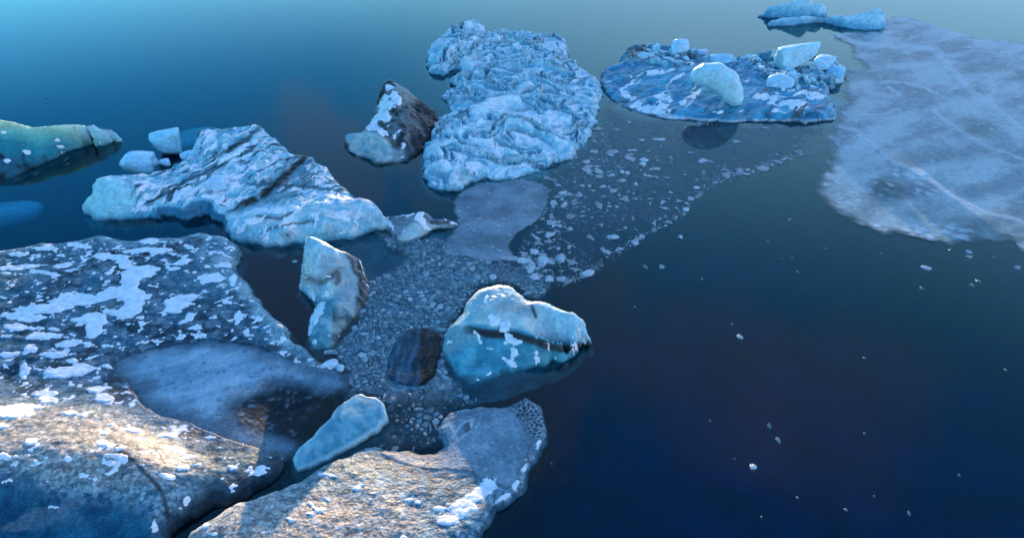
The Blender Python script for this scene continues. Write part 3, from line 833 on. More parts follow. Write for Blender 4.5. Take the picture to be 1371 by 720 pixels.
    cov = ss(-.5, 1.5, g2.sd + .8 * fbm(g2.x * .7, g2.y * .7, 4, 90))
    keep = g2.sd > -.5
    used, F = quads(g2, keep)
    link_mesh('frozen_pool', np.stack([g2.x[used], g2.y[used], g2.h[used]], 1), F, M_THIN, R, {'cover': cov[used] * 1.1}, True, c2[used])
    return g


POOL = [(148, 482), (185, 470), (230, 460), (285, 455), (345, 462), (395, 488), (438, 496), (464, 506), (458, 524), (425, 524), (378, 515), (345, 527), (312, 546), (318, 568), (350, 582), (398, 592), (390, 604), (350, 600), (300, 584), (260, 566), (222, 558), (195, 545), (175, 520)]


# ---- second foreground floe
def near_floe():
    o = [(240, 745, .9), (252, 716, .95), (268, 698, 1.0), (295, 683, 1.0), (332, 668, 1.0), (370, 654, .9), (405, 640, .7), (435, 622, .5), (470, 604, .35), (495, 594, .25), (520, 600, .18), (560, 604, .15), (592, 597, .15), (594, 585, .2), (585, 572, .25), (590, 562, .25), (606, 552, .3), (640, 545, .3), (682, 540, .35), (702, 532, .5), (722, 546, .5), (731, 570, .45),
         (726, 592, .4), (711, 614, .4), (698, 640, .4), (680, 666, .45), (655, 690, .5), (634, 716, .55), (615, 760, .6), (590, 850, .6), (200, 850, .9)]
    c = [(330, 700, 1.25), (420, 680, 1.05), (500, 655, .8), (560, 640, .5), (640, 600, .3), (660, 640, .32), (600, 690, .6), (450, 720, 1.15), (550, 720, .85), (380, 760, 1.3), (300, 720, 1.2), (540, 620, .3), (620, 570, .28), (690, 560, .4), (480, 625, .6), (590, 640, .4), (400, 800, 1.3)]
    g = relief(o, c, cell_px=1.35, seed=73, rag=.4, ragf=.7, slope=3.0, bev=.12, bevw=.3)
    x, y = g.x, g.y
    u, v = pix(x, y, g.h)
    nzL = fbm(x * .5, y * .5, 4, 76)
    crust = poly_mask(u, v, CRUST, 6, 6 * nzL)
    wx = x + .3 * fbm(x * .9, y * .9, 3, 2); wy = y + .3 * fbm(x * .9, y * .9, 3, 3)
    f1c, f2c, rc = worley(wx / .42, wy / .34, 79)
    f1, f2, r = worley(wx / .95, wy / .7, 80)
    f1k, f2k, rk = worley(x / .22 + .3 * fbm(x * 3, y * 3, 3, 1), y / .22, 82)
    bo = poly_mask(u, v, [(685, 540), (702, 532), (722, 546), (731, 570), (722, 588), (708, 580), (696, 562), (684, 552)], 4, 3 * nzL)
    g.h += (.2 + .8 * g.inn) * (1 - .85 * crust) * (1 - bo) * (.03 * (.5 - f1c) + .10 * fbm(x * .6, y * .6, 5, 70, .55)) + bo * (.12 * (rk - .3))
    settle(g, .12)
    R = root_of(g, 'ice_floe', 'sunlit pebbly floe at the bottom edge with a smooth grey crust on its right part', 'ice floe')
    u, v = g.u, g.v
    n2 = fbm(x * .8, y * .8, 4, 72)
    mot = ss(-.28, .30, .7 * fbm(x * 1.9, y * 2.6, 5, 75, .68) + .5 * fbm(x * 6, y * 8, 3, 175) + .25 * (.4 - f1c))
    tan = poly_mask(u, v, [(180, 740), (230, 700), (258, 688), (330, 664), (400, 650), (440, 655), (520, 668), (560, 690), (540, 720), (500, 790), (230, 800)], 22, 24 * nzL)  # sunlit part of the floe, its warm light put into the colour
    br = mixc(mixc((.03, .13, .20), (.33, .49, .56), mot), mixc((.17, .18, .18), (.56, .55, .51), mot), tan)
    br = mixc(br, (.13, .17, .21), .7 * ss(.4, .2, f1) * (r > .55))
    br = mixc(br, mixc((.05, .12, .15), (.18, .30, .33), ss(.6, .25, f1c)), .85 * poly_mask(u, v, [(400, 640), (500, 590), (590, 600), (640, 650), (640, 690), (600, 720), (560, 690), (570, 650), (520, 640), (450, 650)], 18, 18 * nzL))
    br = mixc(br, (.62, .62, .60), .8 * ss(.5, .1, g.sd) * (u < 420) * ss(-.3, .2, n2))
    br = mixc(br, (.80, .78, .74), .8 * (hash01(np.floor(x / .10), np.floor(y / .12), 9) > .978) * ss(-.2, .3, fbm(x * .5, y * .5, 3, 12)))  # sparkle on the ice, painted as scattered pale dots
    col = mixc(br, (.19, .24, .30), crust)
    ck = mixc((.05, .08, .11), (.60, .66, .72), ss(.24, .04, f2k - f1k + .2 * n2)); ck = mixc(ck, (.30, .35, .40), ss(.1, .4, n2) * .8)
    col = mixc(col, ck, bo)
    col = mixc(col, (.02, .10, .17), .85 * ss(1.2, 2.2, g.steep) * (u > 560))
    emit(g, 'ice_body', M_DIRTY, col, R, warp=.12)
    S2 = [(640, 660, 30, 14, -35), (620, 680, 26, 16, -20), (655, 645, 16, 9, 40), (600, 696, 20, 10), (672, 668, 20, 6, -35), (590, 680, 10, 6), (430, 682, 9, 5), (418, 676, 12, 4, 40), (480, 652, 10, 4, -20), (440, 636, 16, 3, 10), (388, 695, 8, 4, 30), (436, 668, 8, 3, 30), (415, 688, 10, 3), (540, 720, 8, 6), (560, 672, 6, 4), (275, 702, 9, 5, -35), (285, 715, 8, 3), (548, 668, 6, 3), (705, 626, 6, 10, 20), (690, 650, 6, 10, 25), (722, 594, 5, 8), (700, 614, 5, 5), (665, 640, 5, 8), (512, 680, 5, 3), (500, 660, 5, 3)]
    m = .75 * el_field(u, v, S2) + .42 * fbm(x * 1.5, y * 1.8, 4, 86) + .22 * fbm(x * 3.6, y * 4.4, 4, 186) - .16
    m = np.where(g.steep > 1.3, -1, m) - .3 * ss(.15, .0, g.inn) - .9 * bo
    emit_snow(g, m, R, .035, rim=.45, halo=.3)
    g2 = relief([(p[0], p[1], .36) for p in CRUST], cell_px=1.6, seed=74, rag=.3, ragf=.7, slope=.2, uslope=1, depth=.02, bev=0)
    bz = np.interp(g2.x, [g.x.min(), g.x.max()], [0, 0])
    # rest the crust just above the ice below it
    ny, nx = g.shape
    ix = np.clip(((g2.x - g.x[0]) / g.cell), 0, nx - 1.01); iy = np.clip(((g2.y - g.y[0]) / g.cell), 0, ny - 1.01)
    H = g.h.reshape(g.shape)
    i0 = ix.astype(int); j0 = iy.astype(int); fx = ix - i0; fy = iy - j0
    g2.h = (H[j0, i0] * (1 - fx) * (1 - fy) + H[j0, i0 + 1] * fx * (1 - fy) + H[j0 + 1, i0] * (1 - fx) * fy + H[j0 + 1, i0 + 1] * fx * fy) + .035 * ss(-.1, .05, g2.sd)
    g2.u, g2.v = pix(g2.x, g2.y, g2.h)
    w = fbm(g2.x * .5, g2.y * .5, 5, 88)
    c2 = mixc((.14, .22, .28), (.25, .34, .41), ss(-.35, .4, w))
    f1p, _, rp = worley(g2.x / .26, g2.y / .24, 192)
    c2 = mixc(c2, (.46, .53, .60), .5 * np.clip(ss(.90, .97, ridged(g2.x * .6 + .3 * w, g2.y * .8, 2, 193)) + ss(.34, .22, f1p) * (rp > .84), 0, 1))
    c2 = mixc(c2, (.06, .10, .14), .5 * ss(.36, .26, f1p) * (rp < .12))
    c2 = mixc(c2, (.5, .54, .6), .8 * np.maximum(pl_mask(g2.u, g2.v, [(606, 585), (618, 566), (632, 560), (630, 575), (614, 590)], 1.6, .8, 2 * w), pl_mask(g2.u, g2.v, [(588, 574), (602, 566), (612, 588)], 1.6, .8, 2 * w)))
    c2 = mixc(c2, (.04, .06, .08), .7 * np.maximum(el_field(g2.u, g2.v, [(626, 572, 6, 9, 15)]) > .3, 0).astype(float))
    used, F = quads(g2, (g2.sd > -.12) & (g2.h > .05))
    link_mesh('ice_crust', np.stack([g2.x[used], g2.y[used], g2.h[used]], 1), F, M_THIN, R, {'cover': (ss(-.12, .3, g2.sd + .2 * fbm(g2.x, g2.y, 3, 5)) * 1.3)[used]}, True, c2[used])
    return g


CRUST = [(505, 602), (560, 606), (594, 600), (597, 586), (588, 574), (594, 562), (610, 554), (640, 547), (680, 543), (692, 556), (704, 580), (716, 592), (706, 614), (690, 640), (676, 655), (655, 640), (636, 640), (620, 632), (575, 625), (540, 622)]


# ---- rounded crest berg in the middle, its blue skirt running under the water
def crested():
    o = [(600, 436, .8), (613, 424, 1.1), (624, 408, 1.4), (628, 397, 1.6), (640, 386, 1.8), (652, 381, 1.9), (667, 377, 1.9), (683, 380, 1.9), (694, 390, 1.8), (707, 399, 1.7), (720, 399, 1.75), (740, 407, 1.7), (757, 412, 1.65), (770, 415, 1.55), (781, 427, 1.3), (788, 442, .9), (790, 452, .5), (783, 464, .0), (777, 482, -.3),
         (752, 503, -.5), (702, 520, -.45), (655, 533, -.45), (622, 526, -.2), (606, 508, .0), (599, 483, .12), (594, 460, .4)]
    c = [(660, 400, 1.8), (700, 415, 1.65), (745, 428, 1.45), (640, 410, 1.55), (630, 470, .5), (660, 480, .35), (690, 485, .2), (640, 500, .15), (680, 505, -.08), (720, 495, -.18), (740, 485, -.18), (615, 485, .3), (650, 465, .55), (760, 480, -.25), (615, 450, .8), (765, 425, 1.45), (770, 440, 1.2)]
    lip = [(612, 436, 1.0), (640, 434, 1.3), (665, 437, 1.36), (690, 440, 1.36), (715, 447, 1.3), (740, 456, 1.1), (765, 460, .85), (784, 456, .6)]
    toe = [(640, 447, .72), (665, 453, .55), (690, 458, .38), (715, 466, .2), (740, 474, .0), (765, 478, -.2), (784, 472, -.3)]
    g = relief(o, c, lines=[lip, toe], cell_px=1.1, seed=93, rag=.12, ragf=.8, slope=3.2, bev=.22, bevw=.5)
    x, y = g.x, g.y
    u, v = pix(x, y, g.h)
    nzL = fbm(x * .6, y * .6, 4, 96)
    top = poly_mask(u, v, [(590, 440), (612, 436), (640, 434), (690, 440), (740, 456), (784, 457), (820, 460), (800, 380), (700, 350), (600, 370)], 3, 1.5 * nzL)
    g.h += (.3 + .7 * g.inn) * (.10 * fbm(x * .7, y * .7, 4, 97) + (1 - top) * .16 * fbm(x * .9, y * .9, 4, 98) + top * .03 * fbm(x * 3, y * 3, 3, 99))
    settle(g, .15)
    R = root_of(g, 'iceberg', 'iceberg with a smooth whale-shaped crest over a teal skirt sinking into dark water', 'iceberg')
    u, v = g.u, g.v
    n2 = fbm(x * 1.1, y * 1.1, 4, 72)
    cap = mixc((.34, .53, .57), (.64, .69, .64), ss(-.3, .4, n2)); cap = mixc(cap, (.42, .66, .72), ss(700, 760, u))  # cream tone of the cap is warm sunlight put into the colour
    cap = mixc(cap, (.34, .33, .30), .6 * el_field(u, v, [(690, 412, 40, 10, 6)]).clip(0, 1))
    sk = mixc((.05, .27, .36), (.13, .46, .54), ss(-.3, .4, n2)); sk = mixc(sk, (.30, .42, .44), .7 * poly_mask(u, v, [(590, 440), (612, 428), (640, 450), (620, 462), (592, 480)], 7, 5 * nzL))
    sk = mixc(sk, (.08, .36, .42), ss(700, 760, u))
    col = mixc(sk, cap, top)
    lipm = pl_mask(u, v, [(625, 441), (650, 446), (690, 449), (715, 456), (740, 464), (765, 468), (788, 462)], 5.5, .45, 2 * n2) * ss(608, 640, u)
    col = mixc(col, (.035, .018, .014), .93 * lipm)  # shadow under the overhanging lip, painted as a dark band
    col = mixc(col, (.02, .04, .05), .85 * pl_mask(u, v, [(712, 410), (717, 424)], 2.2, .5))
    emit(g, 'ice_body', M_CLEAR, col, R, warp=.18)
    pts = el_field(u, v, [(660, 428, 11, 8, 25), (676, 437, 9, 10, 20), (681, 452, 6, 11, -15), (690, 458, 11, 6, 10), (688, 472, 8, 10, 10), (684, 486, 7, 6, 40), (676, 480, 4, 3), (651, 401, 5, 7), (735, 466, 2, 8, -12), (638, 446, 2, 7, -30), (657, 466, 3, 2), (665, 472, 3, 1.5), (641, 511, 4, 4), (654, 500, 5, 2, -30), (633, 527, 6, 2, -35)])
    m = .9 * pts - .12 + .45 * fbm(x * 2, y * 2, 3, 88)
    emit_snow(g, m, R, .04, rim=.3, halo=0)
    return g


# ---- upright wedge with a low foot
def wedge():
    o = [(409, 317, 2.9), (416, 314, 3.0), (436, 322, 2.8), (452, 330, 2.6), (466, 337, 2.3), (476, 343, 1.9), (484, 350, 1.3), (490, 365, .6), (492, 385, .3), (490, 402, .15), (484, 418, .05), (474, 436, -.1), (462, 455, -.1), (448, 465, .05), (430, 468, .1), (416, 464, .1), (411, 450, .15), (413, 430, .2), (420, 414, .25), (424, 404, .25), (416, 396, .3), (410, 380, .7), (407, 350, 2.0)]
    c = [(430, 338, 2.7), (450, 345, 2.4), (420, 360, 1.9), (440, 370, 1.5), (425, 385, .8), (460, 365, 1.5), (470, 385, .7), (452, 392, .75), (435, 400, .45), (440, 412, .7), (428, 425, .7), (424, 445, .55), (440, 440, .45), (470, 408, .35), (455, 405, .7), (430, 458, .35), (455, 425, .3)]
    g = relief(o, c, cell_px=.9, seed=103, rag=.12, ragf=.9, slope=3.6, bev=.15, bevw=.35)
    x, y = g.x, g.y
    g.h += (.2 + .8 * g.inn) * (.14 * fbm(x * .8, y * .8, 4, 106) + .05 * fbm(x * .6, y * 4.5, 4, 107))
    settle(g, .12)
    R = root_of(g, 'iceberg', 'upright pale wedge of ice with a dark grooved flank and a low snowy foot', 'iceberg')
    u, v = g.u, g.v
    n2 = fbm(x * 1.2, y * 1.2, 4, 72)
    col = mixc((.30, .54, .62), (.60, .70, .70), ss(-.3, .4, n2))
    flank = poly_mask(u, v, [(455, 330), (495, 345), (500, 420), (475, 420), (478, 380), (466, 350)], 4, 4 * n2)
    gro = fbm(rot(x, y, 60)[0] * 4, rot(x, y, 60)[1] * .5, 4, 108)
    col = mixc(col, mixc((.02, .025, .03), (.17, .18, .18), ss(-.1, .35, gro)), .95 * flank)
    midb = poly_mask(u, v, [(430, 345), (462, 345), (476, 380), (474, 415), (445, 420), (448, 380), (428, 372)], 6, 5 * n2)
    col = mixc(col, (.30, .36, .38), .6 * midb)
    col = mixc(col, (.06, .05, .04), .7 * pl_mask(u, v, [(410, 372), (430, 378), (450, 366), (452, 378)], 4, .7, 3 * n2))
    foot = poly_mask(u, v, [(405, 398), (445, 400), (460, 430), (455, 472), (405, 474)], 5, 3 * n2)
    col = mixc(col, mixc((.07, .26, .33), (.22, .44, .50), ss(-.3, .4, n2)), foot)
    low = ss(405, 425, v) * (u > 445)
    col = mixc(col, mixc((.06, .10, .12), (.25, .33, .32), ss(-.2, .3, n2)), low)
    emit(g, 'ice_body', M_CLEAR, col, R, warp=.25)
    pts = el_field(u, v, [(422, 424, 7, 16, 22), (430, 410, 6, 8, 20), (415, 440, 5, 10, 15), (440, 373, 8, 3), (418, 396, 3, 5)])
    m = .9 * pts - .15 + .5 * fbm(x * 2, y * 2, 3, 88)
    emit_snow(g, m, R, .05, rim=.3, halo=0)
    return g


# ---- leaf-shaped shard with a wide plate of ice under the water
def shard():
    o = [(518, 290, .5), (530, 287, .7), (548, 286, .9), (560, 283, 1.1), (572, 284, 1.0), (580, 292, .6), (596, 292, .5), (612, 298, .25), (604, 303, .15), (585, 303, .2), (566, 310, .25), (550, 320, .2), (535, 320, .2), (524, 308, .3)]
    g = relief(o, [(540, 300, .45), (560, 292, .9), (553, 308, .4), (590, 297, .4)], cell_px=.85, seed=113, rag=.15, ragf=1, slope=3, bev=.1, bevw=.25)
    x, y = g.x, g.y
    g.h += (.3 + .7 * g.inn) * (.12 * fbm(x * 1.2, y * 1.2, 4, 116))
    settle(g, .1)
    R = root_of(g, 'iceberg', 'small curled grey ice shard with a snowy spine and a sunken teal plate', 'iceberg')
    u, v = g.u, g.v
    n2 = fbm(x * 1.5, y * 1.5, 4, 72)
    col = mixc((.14, .18, .21), (.30, .35, .38), ss(-.2, .3, fbm(x * .8, y * 5, 4, 117)))
    col = mixc(col, (.50, .62, .62), poly_mask(u, v, [(552, 296), (575, 300), (600, 302), (575, 310), (545, 324), (530, 322)], 4, 3 * n2))
    col = mixc(col, (.03, .03, .03), .8 * pl_mask(u, v, [(578, 298), (596, 297), (608, 300)], 2.5, .5, n2))
    emit(g, 'ice_body', M_ICE, col, R, warp=.15)
    pts = el_field(u, v, [(562, 288, 6, 9, 20), (566, 298, 5, 8), (545, 288, 12, 2, -5), (607, 299, 6, 2.5, 15), (523, 300, 3, 10, -20), (590, 292, 10, 2, 10)])
    emit_snow(g, .9 * pts - .1 + .4 * fbm(x * 2, y * 2, 3, 8), R, .05, rim=.3)
    o = [(440, 318, -.35), (470, 312, -.3), (515, 303, -.25), (560, 318, -.2), (600, 305, -.45), (625, 312, -.6), (600, 340, -.45), (575, 365, -.45), (540, 380, -.5), (520, 398, -.55), (495, 402, -.6), (488, 380, -.5), (470, 350, -.45), (445, 335, -.45)]
    g = relief(o, [(520, 340, -.3), (550, 340, -.3), (500, 370, -.42)], cell_px=1.6, seed=114, rag=.5, ragf=.6, slope=1.2, uslope=1, depth=2.5)
    g.h += .12 * fbm(g.x * .6, g.y * .6, 4, 118)
    settle(g, .05)
    emit(g, 'sunken_plate', M_ICE, mixc((.10, .30, .38), (.24, .46, .52), ss(-.3, .3, fbm(g.x * .7, g.y * .7, 4, 9))), R)


def slab():
    o = [(393, 611, .30), (398, 598, .38), (419, 583, .42), (447, 553, .48), (459, 536, .5), (480, 527, .5), (503, 531, .5), (514, 541, .45), (519, 556, .4), (510, 569, .3), (478, 590, .26), (445, 607, .22), (421, 621, .2), (399, 627, .2)]
    g = relief(o, [(470, 560, .52), (430, 595, .42), (490, 550, .5), (410, 605, .36)], cell_px=1.1, seed=123, rag=.18, ragf=1.4, slope=5, bev=.05, bevw=.12, smooth=0)
    x, y = g.x, g.y
    g.h += .5 * g.inn * .10 * fbm(x * 1.1, y * 1.1, 4, 126)
    settle(g, .08)
    R = root_of(g, 'ice_slab', 'smooth oblong slab of teal ice with pale edges, beside the sunlit pebbly floe', 'ice slab')
    a, b = rot(x, y, 40)
    col = mixc((.08, .29, .37), (.26, .50, .57), ss(-.4, .45, .55 * fbm(a * 3.2 + .6 * fbm(x, y, 3, 4), b * .8, 5, 127) + .7 * fbm(a * .7, b * 1.2, 4, 129)))
    col = mixc(col, (.45, .60, .62), .8 * ss(.28, .0, np.abs(g.sd)))
    col = mixc(col, (.42, .52, .56), .6 * ss(.25, .5, fbm(x * .8, y * .8, 4, 128)))
    emit(g, 'ice_body', M_CLEAR, col, R, warp=.06)


def striped_block():
    o = [(516, 503, .05), (517, 485, .06), (523, 468, .07), (536, 450, .09), (556, 438, .10), (578, 440, .10), (592, 452, .09), (588, 480, .07), (582, 500, .1), (570, 514, .06), (548, 518, .04), (528, 513, .06)]
    g = relief(o, [(550, 475, .12), (570, 465, .13)], cell_px=1.0, seed=133, rag=.15, ragf=1, slope=2.5, bev=.08, bevw=.25)
    x, y = g.x, g.y
    st = fbm(x * 3.0 + .9 * fbm(x * .8, y * .8, 3, 137), y * .35, 5, 136)
    g.h += g.inn * .05 * st + .06 * fbm(x, y, 4, 138)
    settle(g, .03)
    R = root_of(g, 'ice_block', 'dark finely striped block, half blue and half black-brown, set in the brash', 'ice block')
    u = g.u
    col = mixc(mixc((.012, .05, .085), (.04, .15, .23), ss(-.3, .4, st)), mixc((.010, .010, .010), (.035, .045, .055), ss(-.3, .4, st)), ss(552, 568, u + 6 * fbm(x, y, 3, 4)))
    emit(g, 'ice_body', M_DIRTY, col, R, wet=.15)


# ---- thin sheets of lake ice
def sheet(outline, z, seed, mat, colf, covf, cell_px=1.6, rag=.6, ragf=.5, relief_amp=.02, edge=.25):
    g = relief([(p[0], p[1], z) for p in outline], cell_px=cell_px, seed=seed, rag=rag, ragf=ragf, slope=.2, uslope=1, depth=.05, bev=0)
    g.h = z + relief_amp * fbm(g.x * .6, g.y * .6, 4, seed) * np.ones(g.x.shape)
    g.h = np.maximum(g.h, .012)
    g.u, g.v = pix(g.x, g.y, g.h)
    used, F = quads(g, (g.sd > -edge) & inframe(g, 120))
    col, cov, dz = colf(g), covf(g), 0
    return g, used, F, col, cov


def right_sheet():
    o = [(1111, 45), (1118, 52), (1136, 61), (1148, 76), (1151, 88), (1134, 96), (1130, 112), (1131, 134), (1120, 156), (1112, 176), (1102, 184), (1111, 194), (1112, 210), (1109, 232), (1097, 246), (1086, 258), (1102, 271), (1120, 282), (1138, 292), (1156, 303), (1174, 311), (1206, 313), (1245, 322), (1270, 324), (1293, 322), (1328, 327), (1350, 323), (1364, 325), (1370, 338), (1420, 360), (1520, 380),
         (1560, 90), (1440, 72), (1371, 58), (1310, 51), (1262, 38), (1222, 25), (1192, 22), (1175, 42), (1140, 42)]
    g = relief([(p[0], p[1], .05) for p in o], cell_px=1.5, seed=143, rag=.7, ragf=.35, slope=.2, uslope=1, depth=.05, bev=0)
    x, y = g.x, g.y
    g.h = np.full(x.shape, .045)
    u, v = pix(x, y, g.h)
    nz = fbm(x * .25, y * .25, 4, 144)
    ridges = np.zeros(x.shape)
    for ln, w in (([(1140, 57), (1200, 62), (1255, 68), (1268, 85), (1285, 105), (1300, 122), (1330, 145), (1371, 175)], 3.5), ([(1111, 165), (1150, 178), (1170, 195), (1185, 208), (1200, 220), (1240, 235), (1270, 262), (1320, 283), (1371, 297)], 2.6), ([(1180, 112), (1205, 110), (1240, 118), (1248, 125)], 2.0), ([(1150, 155), (1180, 152), (1205, 146)], 1.5),
                  ([(1110, 46), (1160, 60), (1230, 66)], 2), ([(1190, 118), (1205, 128)], 2), ([(1330, 110), (1325, 135)], 3), ([(1250, 150), (1290, 180), (1330, 200), (1371, 215)], 2.2), ([(1086, 258), (1110, 276), (1150, 300), (1180, 310), (1245, 322)], 4), ([(1110, 170), (1112, 200), (1108, 236)], 2.5), ([(1190, 24), (1240, 33), (1310, 53), (1371, 61)], 2.5)):
        ridges = np.maximum(ridges, pl_mask(u, v, ln, w, .9, 5 * nz) * ss(-.5, .2, fbm(x * .9, y * .9, 4, 145)))
    f1, f2, r = worley(x / .8, y / .8, 146)
    f1 = f1 + .3 * fbm(x * 3.5, y * 3.5, 3, 157)
    bits = ss(.30, .2, f1) * (r > .8)
    rubble = poly_mask(u, v, [(1160, 235), (1195, 225), (1245, 232), (1265, 262), (1230, 262), (1180, 258)], 8, 8 * nz) + poly_mask(u, v, [(1165, 303), (1235, 300), (1300, 308), (1310, 326), (1170, 318)], 5, 5 * nz)
    bits = np.maximum(bits * .7 * ss(.1, .4, nz + .2), np.clip(rubble, 0, 1) * ss(.42, .3, f1) * (r > .35))
    g.h += .03 * bits + .04 * ridges * (.5 + .5 * fbm(x * 2, y * 2, 3, 147)) + .012 * fbm(x * .8, y * .8, 4, 148) + .012
    w = fbm(rot(x, y, 30)[0] * .14, rot(x, y, 30)[1] * .35, 5, 149)
    col = mixc((.18, .31, .36), (.34, .48, .52), ss(-.35, .35, w + .25 * fbm(x * .9, y * .9, 4, 150)))
    col = mixc(col, (.50, .60, .68), np.clip(.45 * ridges + .45 * bits, 0, 1))
    hole = poly_mask(u, v, [(1170, 240), (1205, 235), (1250, 262), (1300, 285), (1371, 305), (1371, 322), (1300, 318), (1235, 305), (1200, 290), (1160, 262)], 14, 10 * nz)
    dark = el_field(u, v, [(1185, 252, 28, 14, 15), (1180, 205, 10, 5, 30), (1320, 175, 50, 16, 25)]).clip(0, 1)
    cov = .93 - .28 * hole - .45 * dark + .28 * w + .22 * fbm(x * 1.6, y * 1.6, 4, 156) + .4 * np.clip(ridges + bits, 0, 1)
    cov *= ss(-.35, .9, g.sd + .6 * fbm(x * .9, y * .9, 4, 151) + .5 * fbm(x * .25, y * .25, 2, 152))
    g.u, g.v = u, v
    used, F = quads(g, (g.sd > -.35) & inframe(g, 150))
    R = root_of(g, 'ice_sheet', 'wide thin sheet of grey-blue lake ice with faint white pressure lines, along the right edge', 'ice sheet')
    link_mesh('ice_film', np.stack([x[used], y[used], g.h[used]], 1), F, M_THIN, R, {'cover': cov[used].clip(0, 1.3)}, True, col[used])


def small_sheet():
    o = [(592, 336), (598, 322), (608, 305), (613, 286), (607, 272), (613, 261), (626, 252), (660, 244), (700, 240), (722, 246), (734, 256), (731, 280), (718, 296), (694, 312), (681, 326), (686, 342), (668, 348), (648, 349), (625, 344), (605, 342)]
    g = relief([(p[0], p[1], .06) for p in o], cell_px=1.2, seed=153, rag=.4, ragf=.6, slope=.2, uslope=1, depth=.05, bev=0)
    x, y = g.x, g.y
    w = fbm(x * .5, y * .5, 5, 154)
    f1, f2, r = worley(x / .7, y / .7, 155)
    b = ss(.25, .1, f1) * (r > .82)
    g.h = .05 + .015 * w + .05 * b
    g.u, g.v = pix(x, y, g.h)
    col = mixc((.115, .185, .24), (.20, .28, .345), ss(-.4, .4, w)); col = mixc(col, (.42, .48, .53), .7 * b)
    cov = (.92 + .3 * w) * ss(-.15, .12, g.sd + .12 * fbm(x * 1.5, y * 1.5, 3, 6))
    used, F = quads(g, g.sd > -.2)
    R = root_of(g, 'ice_sheet', 'small smooth lilac-grey ice sheet at the near foot of the crumpled iceberg', 'ice sheet')
    link_mesh('ice_film', np.stack([x[used], y[used], g.h[used]], 1), F, M_THIN, R, {'cover': cov[used]}, True, col[used])


SLUSH = [(640, 350), (690, 345), (700, 320), (722, 296), (735, 262), (730, 232), (765, 214), (788, 190), (800, 158), (806, 128), (830, 148), (870, 160), (940, 164), (1010, 164), (1085, 163), (1112, 160), (1104, 182), (1078, 205), (1040, 222), (990, 236), (950, 252), (930, 268), (915, 290), (885, 306), (868, 316), (845, 333), (822, 346), (800, 360), (782, 372), (755, 384), (725, 376), (690, 362)]
EDGE = [(1080, 206), (1040, 222), (1000, 233), (960, 247), (935, 264), (920, 286), (885, 306), (860, 322), (830, 342), (790, 368), (760, 380)]


PACK = [(505, 312), (545, 322), (590, 318), (615, 335), (650, 350), (690, 352), (722, 362), (738, 380), (728, 396), (712, 398), (690, 380), (668, 376), (640, 384), (626, 398), (612, 424), (596, 442), (594, 470), (600, 500), (622, 528), (640, 536), (606, 552), (590, 564), (594, 590), (560, 600), (520, 602), (498, 592), (520, 566), (518, 545), (500, 528), (478, 526), (462, 534), (470, 505), (456, 486), (448, 470), (462, 452), (478, 430), (492, 402), (486, 380), (520, 366), (545, 345), (520, 330)]


def slush():
    g = relief([(p[0], p[1], .02) for p in SLUSH], cell_px=1.5, seed=163, rag=1.0, ragf=.4, slope=.2, uslope=1, depth=.05, bev=0)
    x, y = g.x, g.y
    g.h = .018 + .006 * fbm(x, y, 3, 5)
    u, v = pix(x, y, g.h); g.u, g.v = u, v
    n = fbm(x * .5, y * .5, 5, 164); n2 = fbm(x * 2.0, y * 2.0, 4, 165)
    e = pl_mask(u, v, EDGE, 7, .8, 4 * n)
    lf = ss(900, 740, u) * ss(390, 250, v)
    f1, f2, r = worley(x / .33, y / .33, 166)
    fl = ss(.46, .3, f1) * (r > .55)
    crk = pl_mask(u, v, [(800, 250), (808, 265), (812, 285)], 3, .6, 3 * n)
    cov = .30 + .18 * n + .12 * lf + fl * (.85 * e + .45 * lf * ss(.0, .35, n2 + .3 * n) + .25 * ss(.2, .4, n2)) + .2 * e
    cov *= ss(-.3, 1.6, g.sd + .9 * n2 + .8 * n) * (1 - .9 * crk)
    cov *= 1 - .45 * poly_mask(u, v, [(700, 330), (760, 300), (830, 300), (860, 310), (790, 350), (740, 372), (690, 350)], 16, 12 * n)
    g.h += .02 * fl
    col = mixc((.06, .16, .22), (.36, .46, .52), fl * (.4 + .6 * e)); col = mixc(col, (.13, .21, .25), .4 * ss(300, 350, v))
    used, F = quads(g, g.sd > -.5)
    g2 = relief([(p[0], p[1], .02) for p in PACK], cell_px=2, seed=167, rag=.4, ragf=.6, slope=.2, uslope=1, depth=.05, bev=0)
    n3 = fbm(g2.x * .6, g2.y * .6, 5, 168); n4 = fbm(g2.x * 3, g2.y * 3, 4, 169)
    u2, F2 = quads(g2, g2.sd > -.3)
    o2 = link_mesh('slush', np.stack([g2.x, g2.y, .012 + 0 * g2.x], 1)[u2], F2, M_SLUSH, None, {'cover': ((.85 + .5 * n3) * ss(-.3, .4, g2.sd) * (.3 + .7 * ss(550, 515, pix(g2.x, g2.y, 0)[1])))[u2].clip(0, 1)}, True, mixc((.075, .145, .19), (.20, .30, .355), ss(-.2, .35, n4))[u2])
    tag(o2, 'blue-grey slush filling the gaps of the packed brash ice', 'slush', kind='stuff')
    o = link_mesh('slush', np.stack([x[used], y[used], g.h[used]], 1), F, M_SLUSH, None, {'cover': cov[used].clip(0, 1)}, True, col[used])
    tag(o, 'thin grey film of slush spreading over the dark water between the icebergs', 'slush', kind='stuff')


# ---- loose boulders: soft-edged polyhedra
_ico = None


def ico(sub):
    bm = bmesh.new(); bmesh.ops.create_icosphere(bm, subdivisions=sub, radius=1)
    V = np.array([v.co[:] for v in bm.verts]); F = np.array([[v.index for v in f.verts] for f in bm.faces]); bm.free()
    return V, F


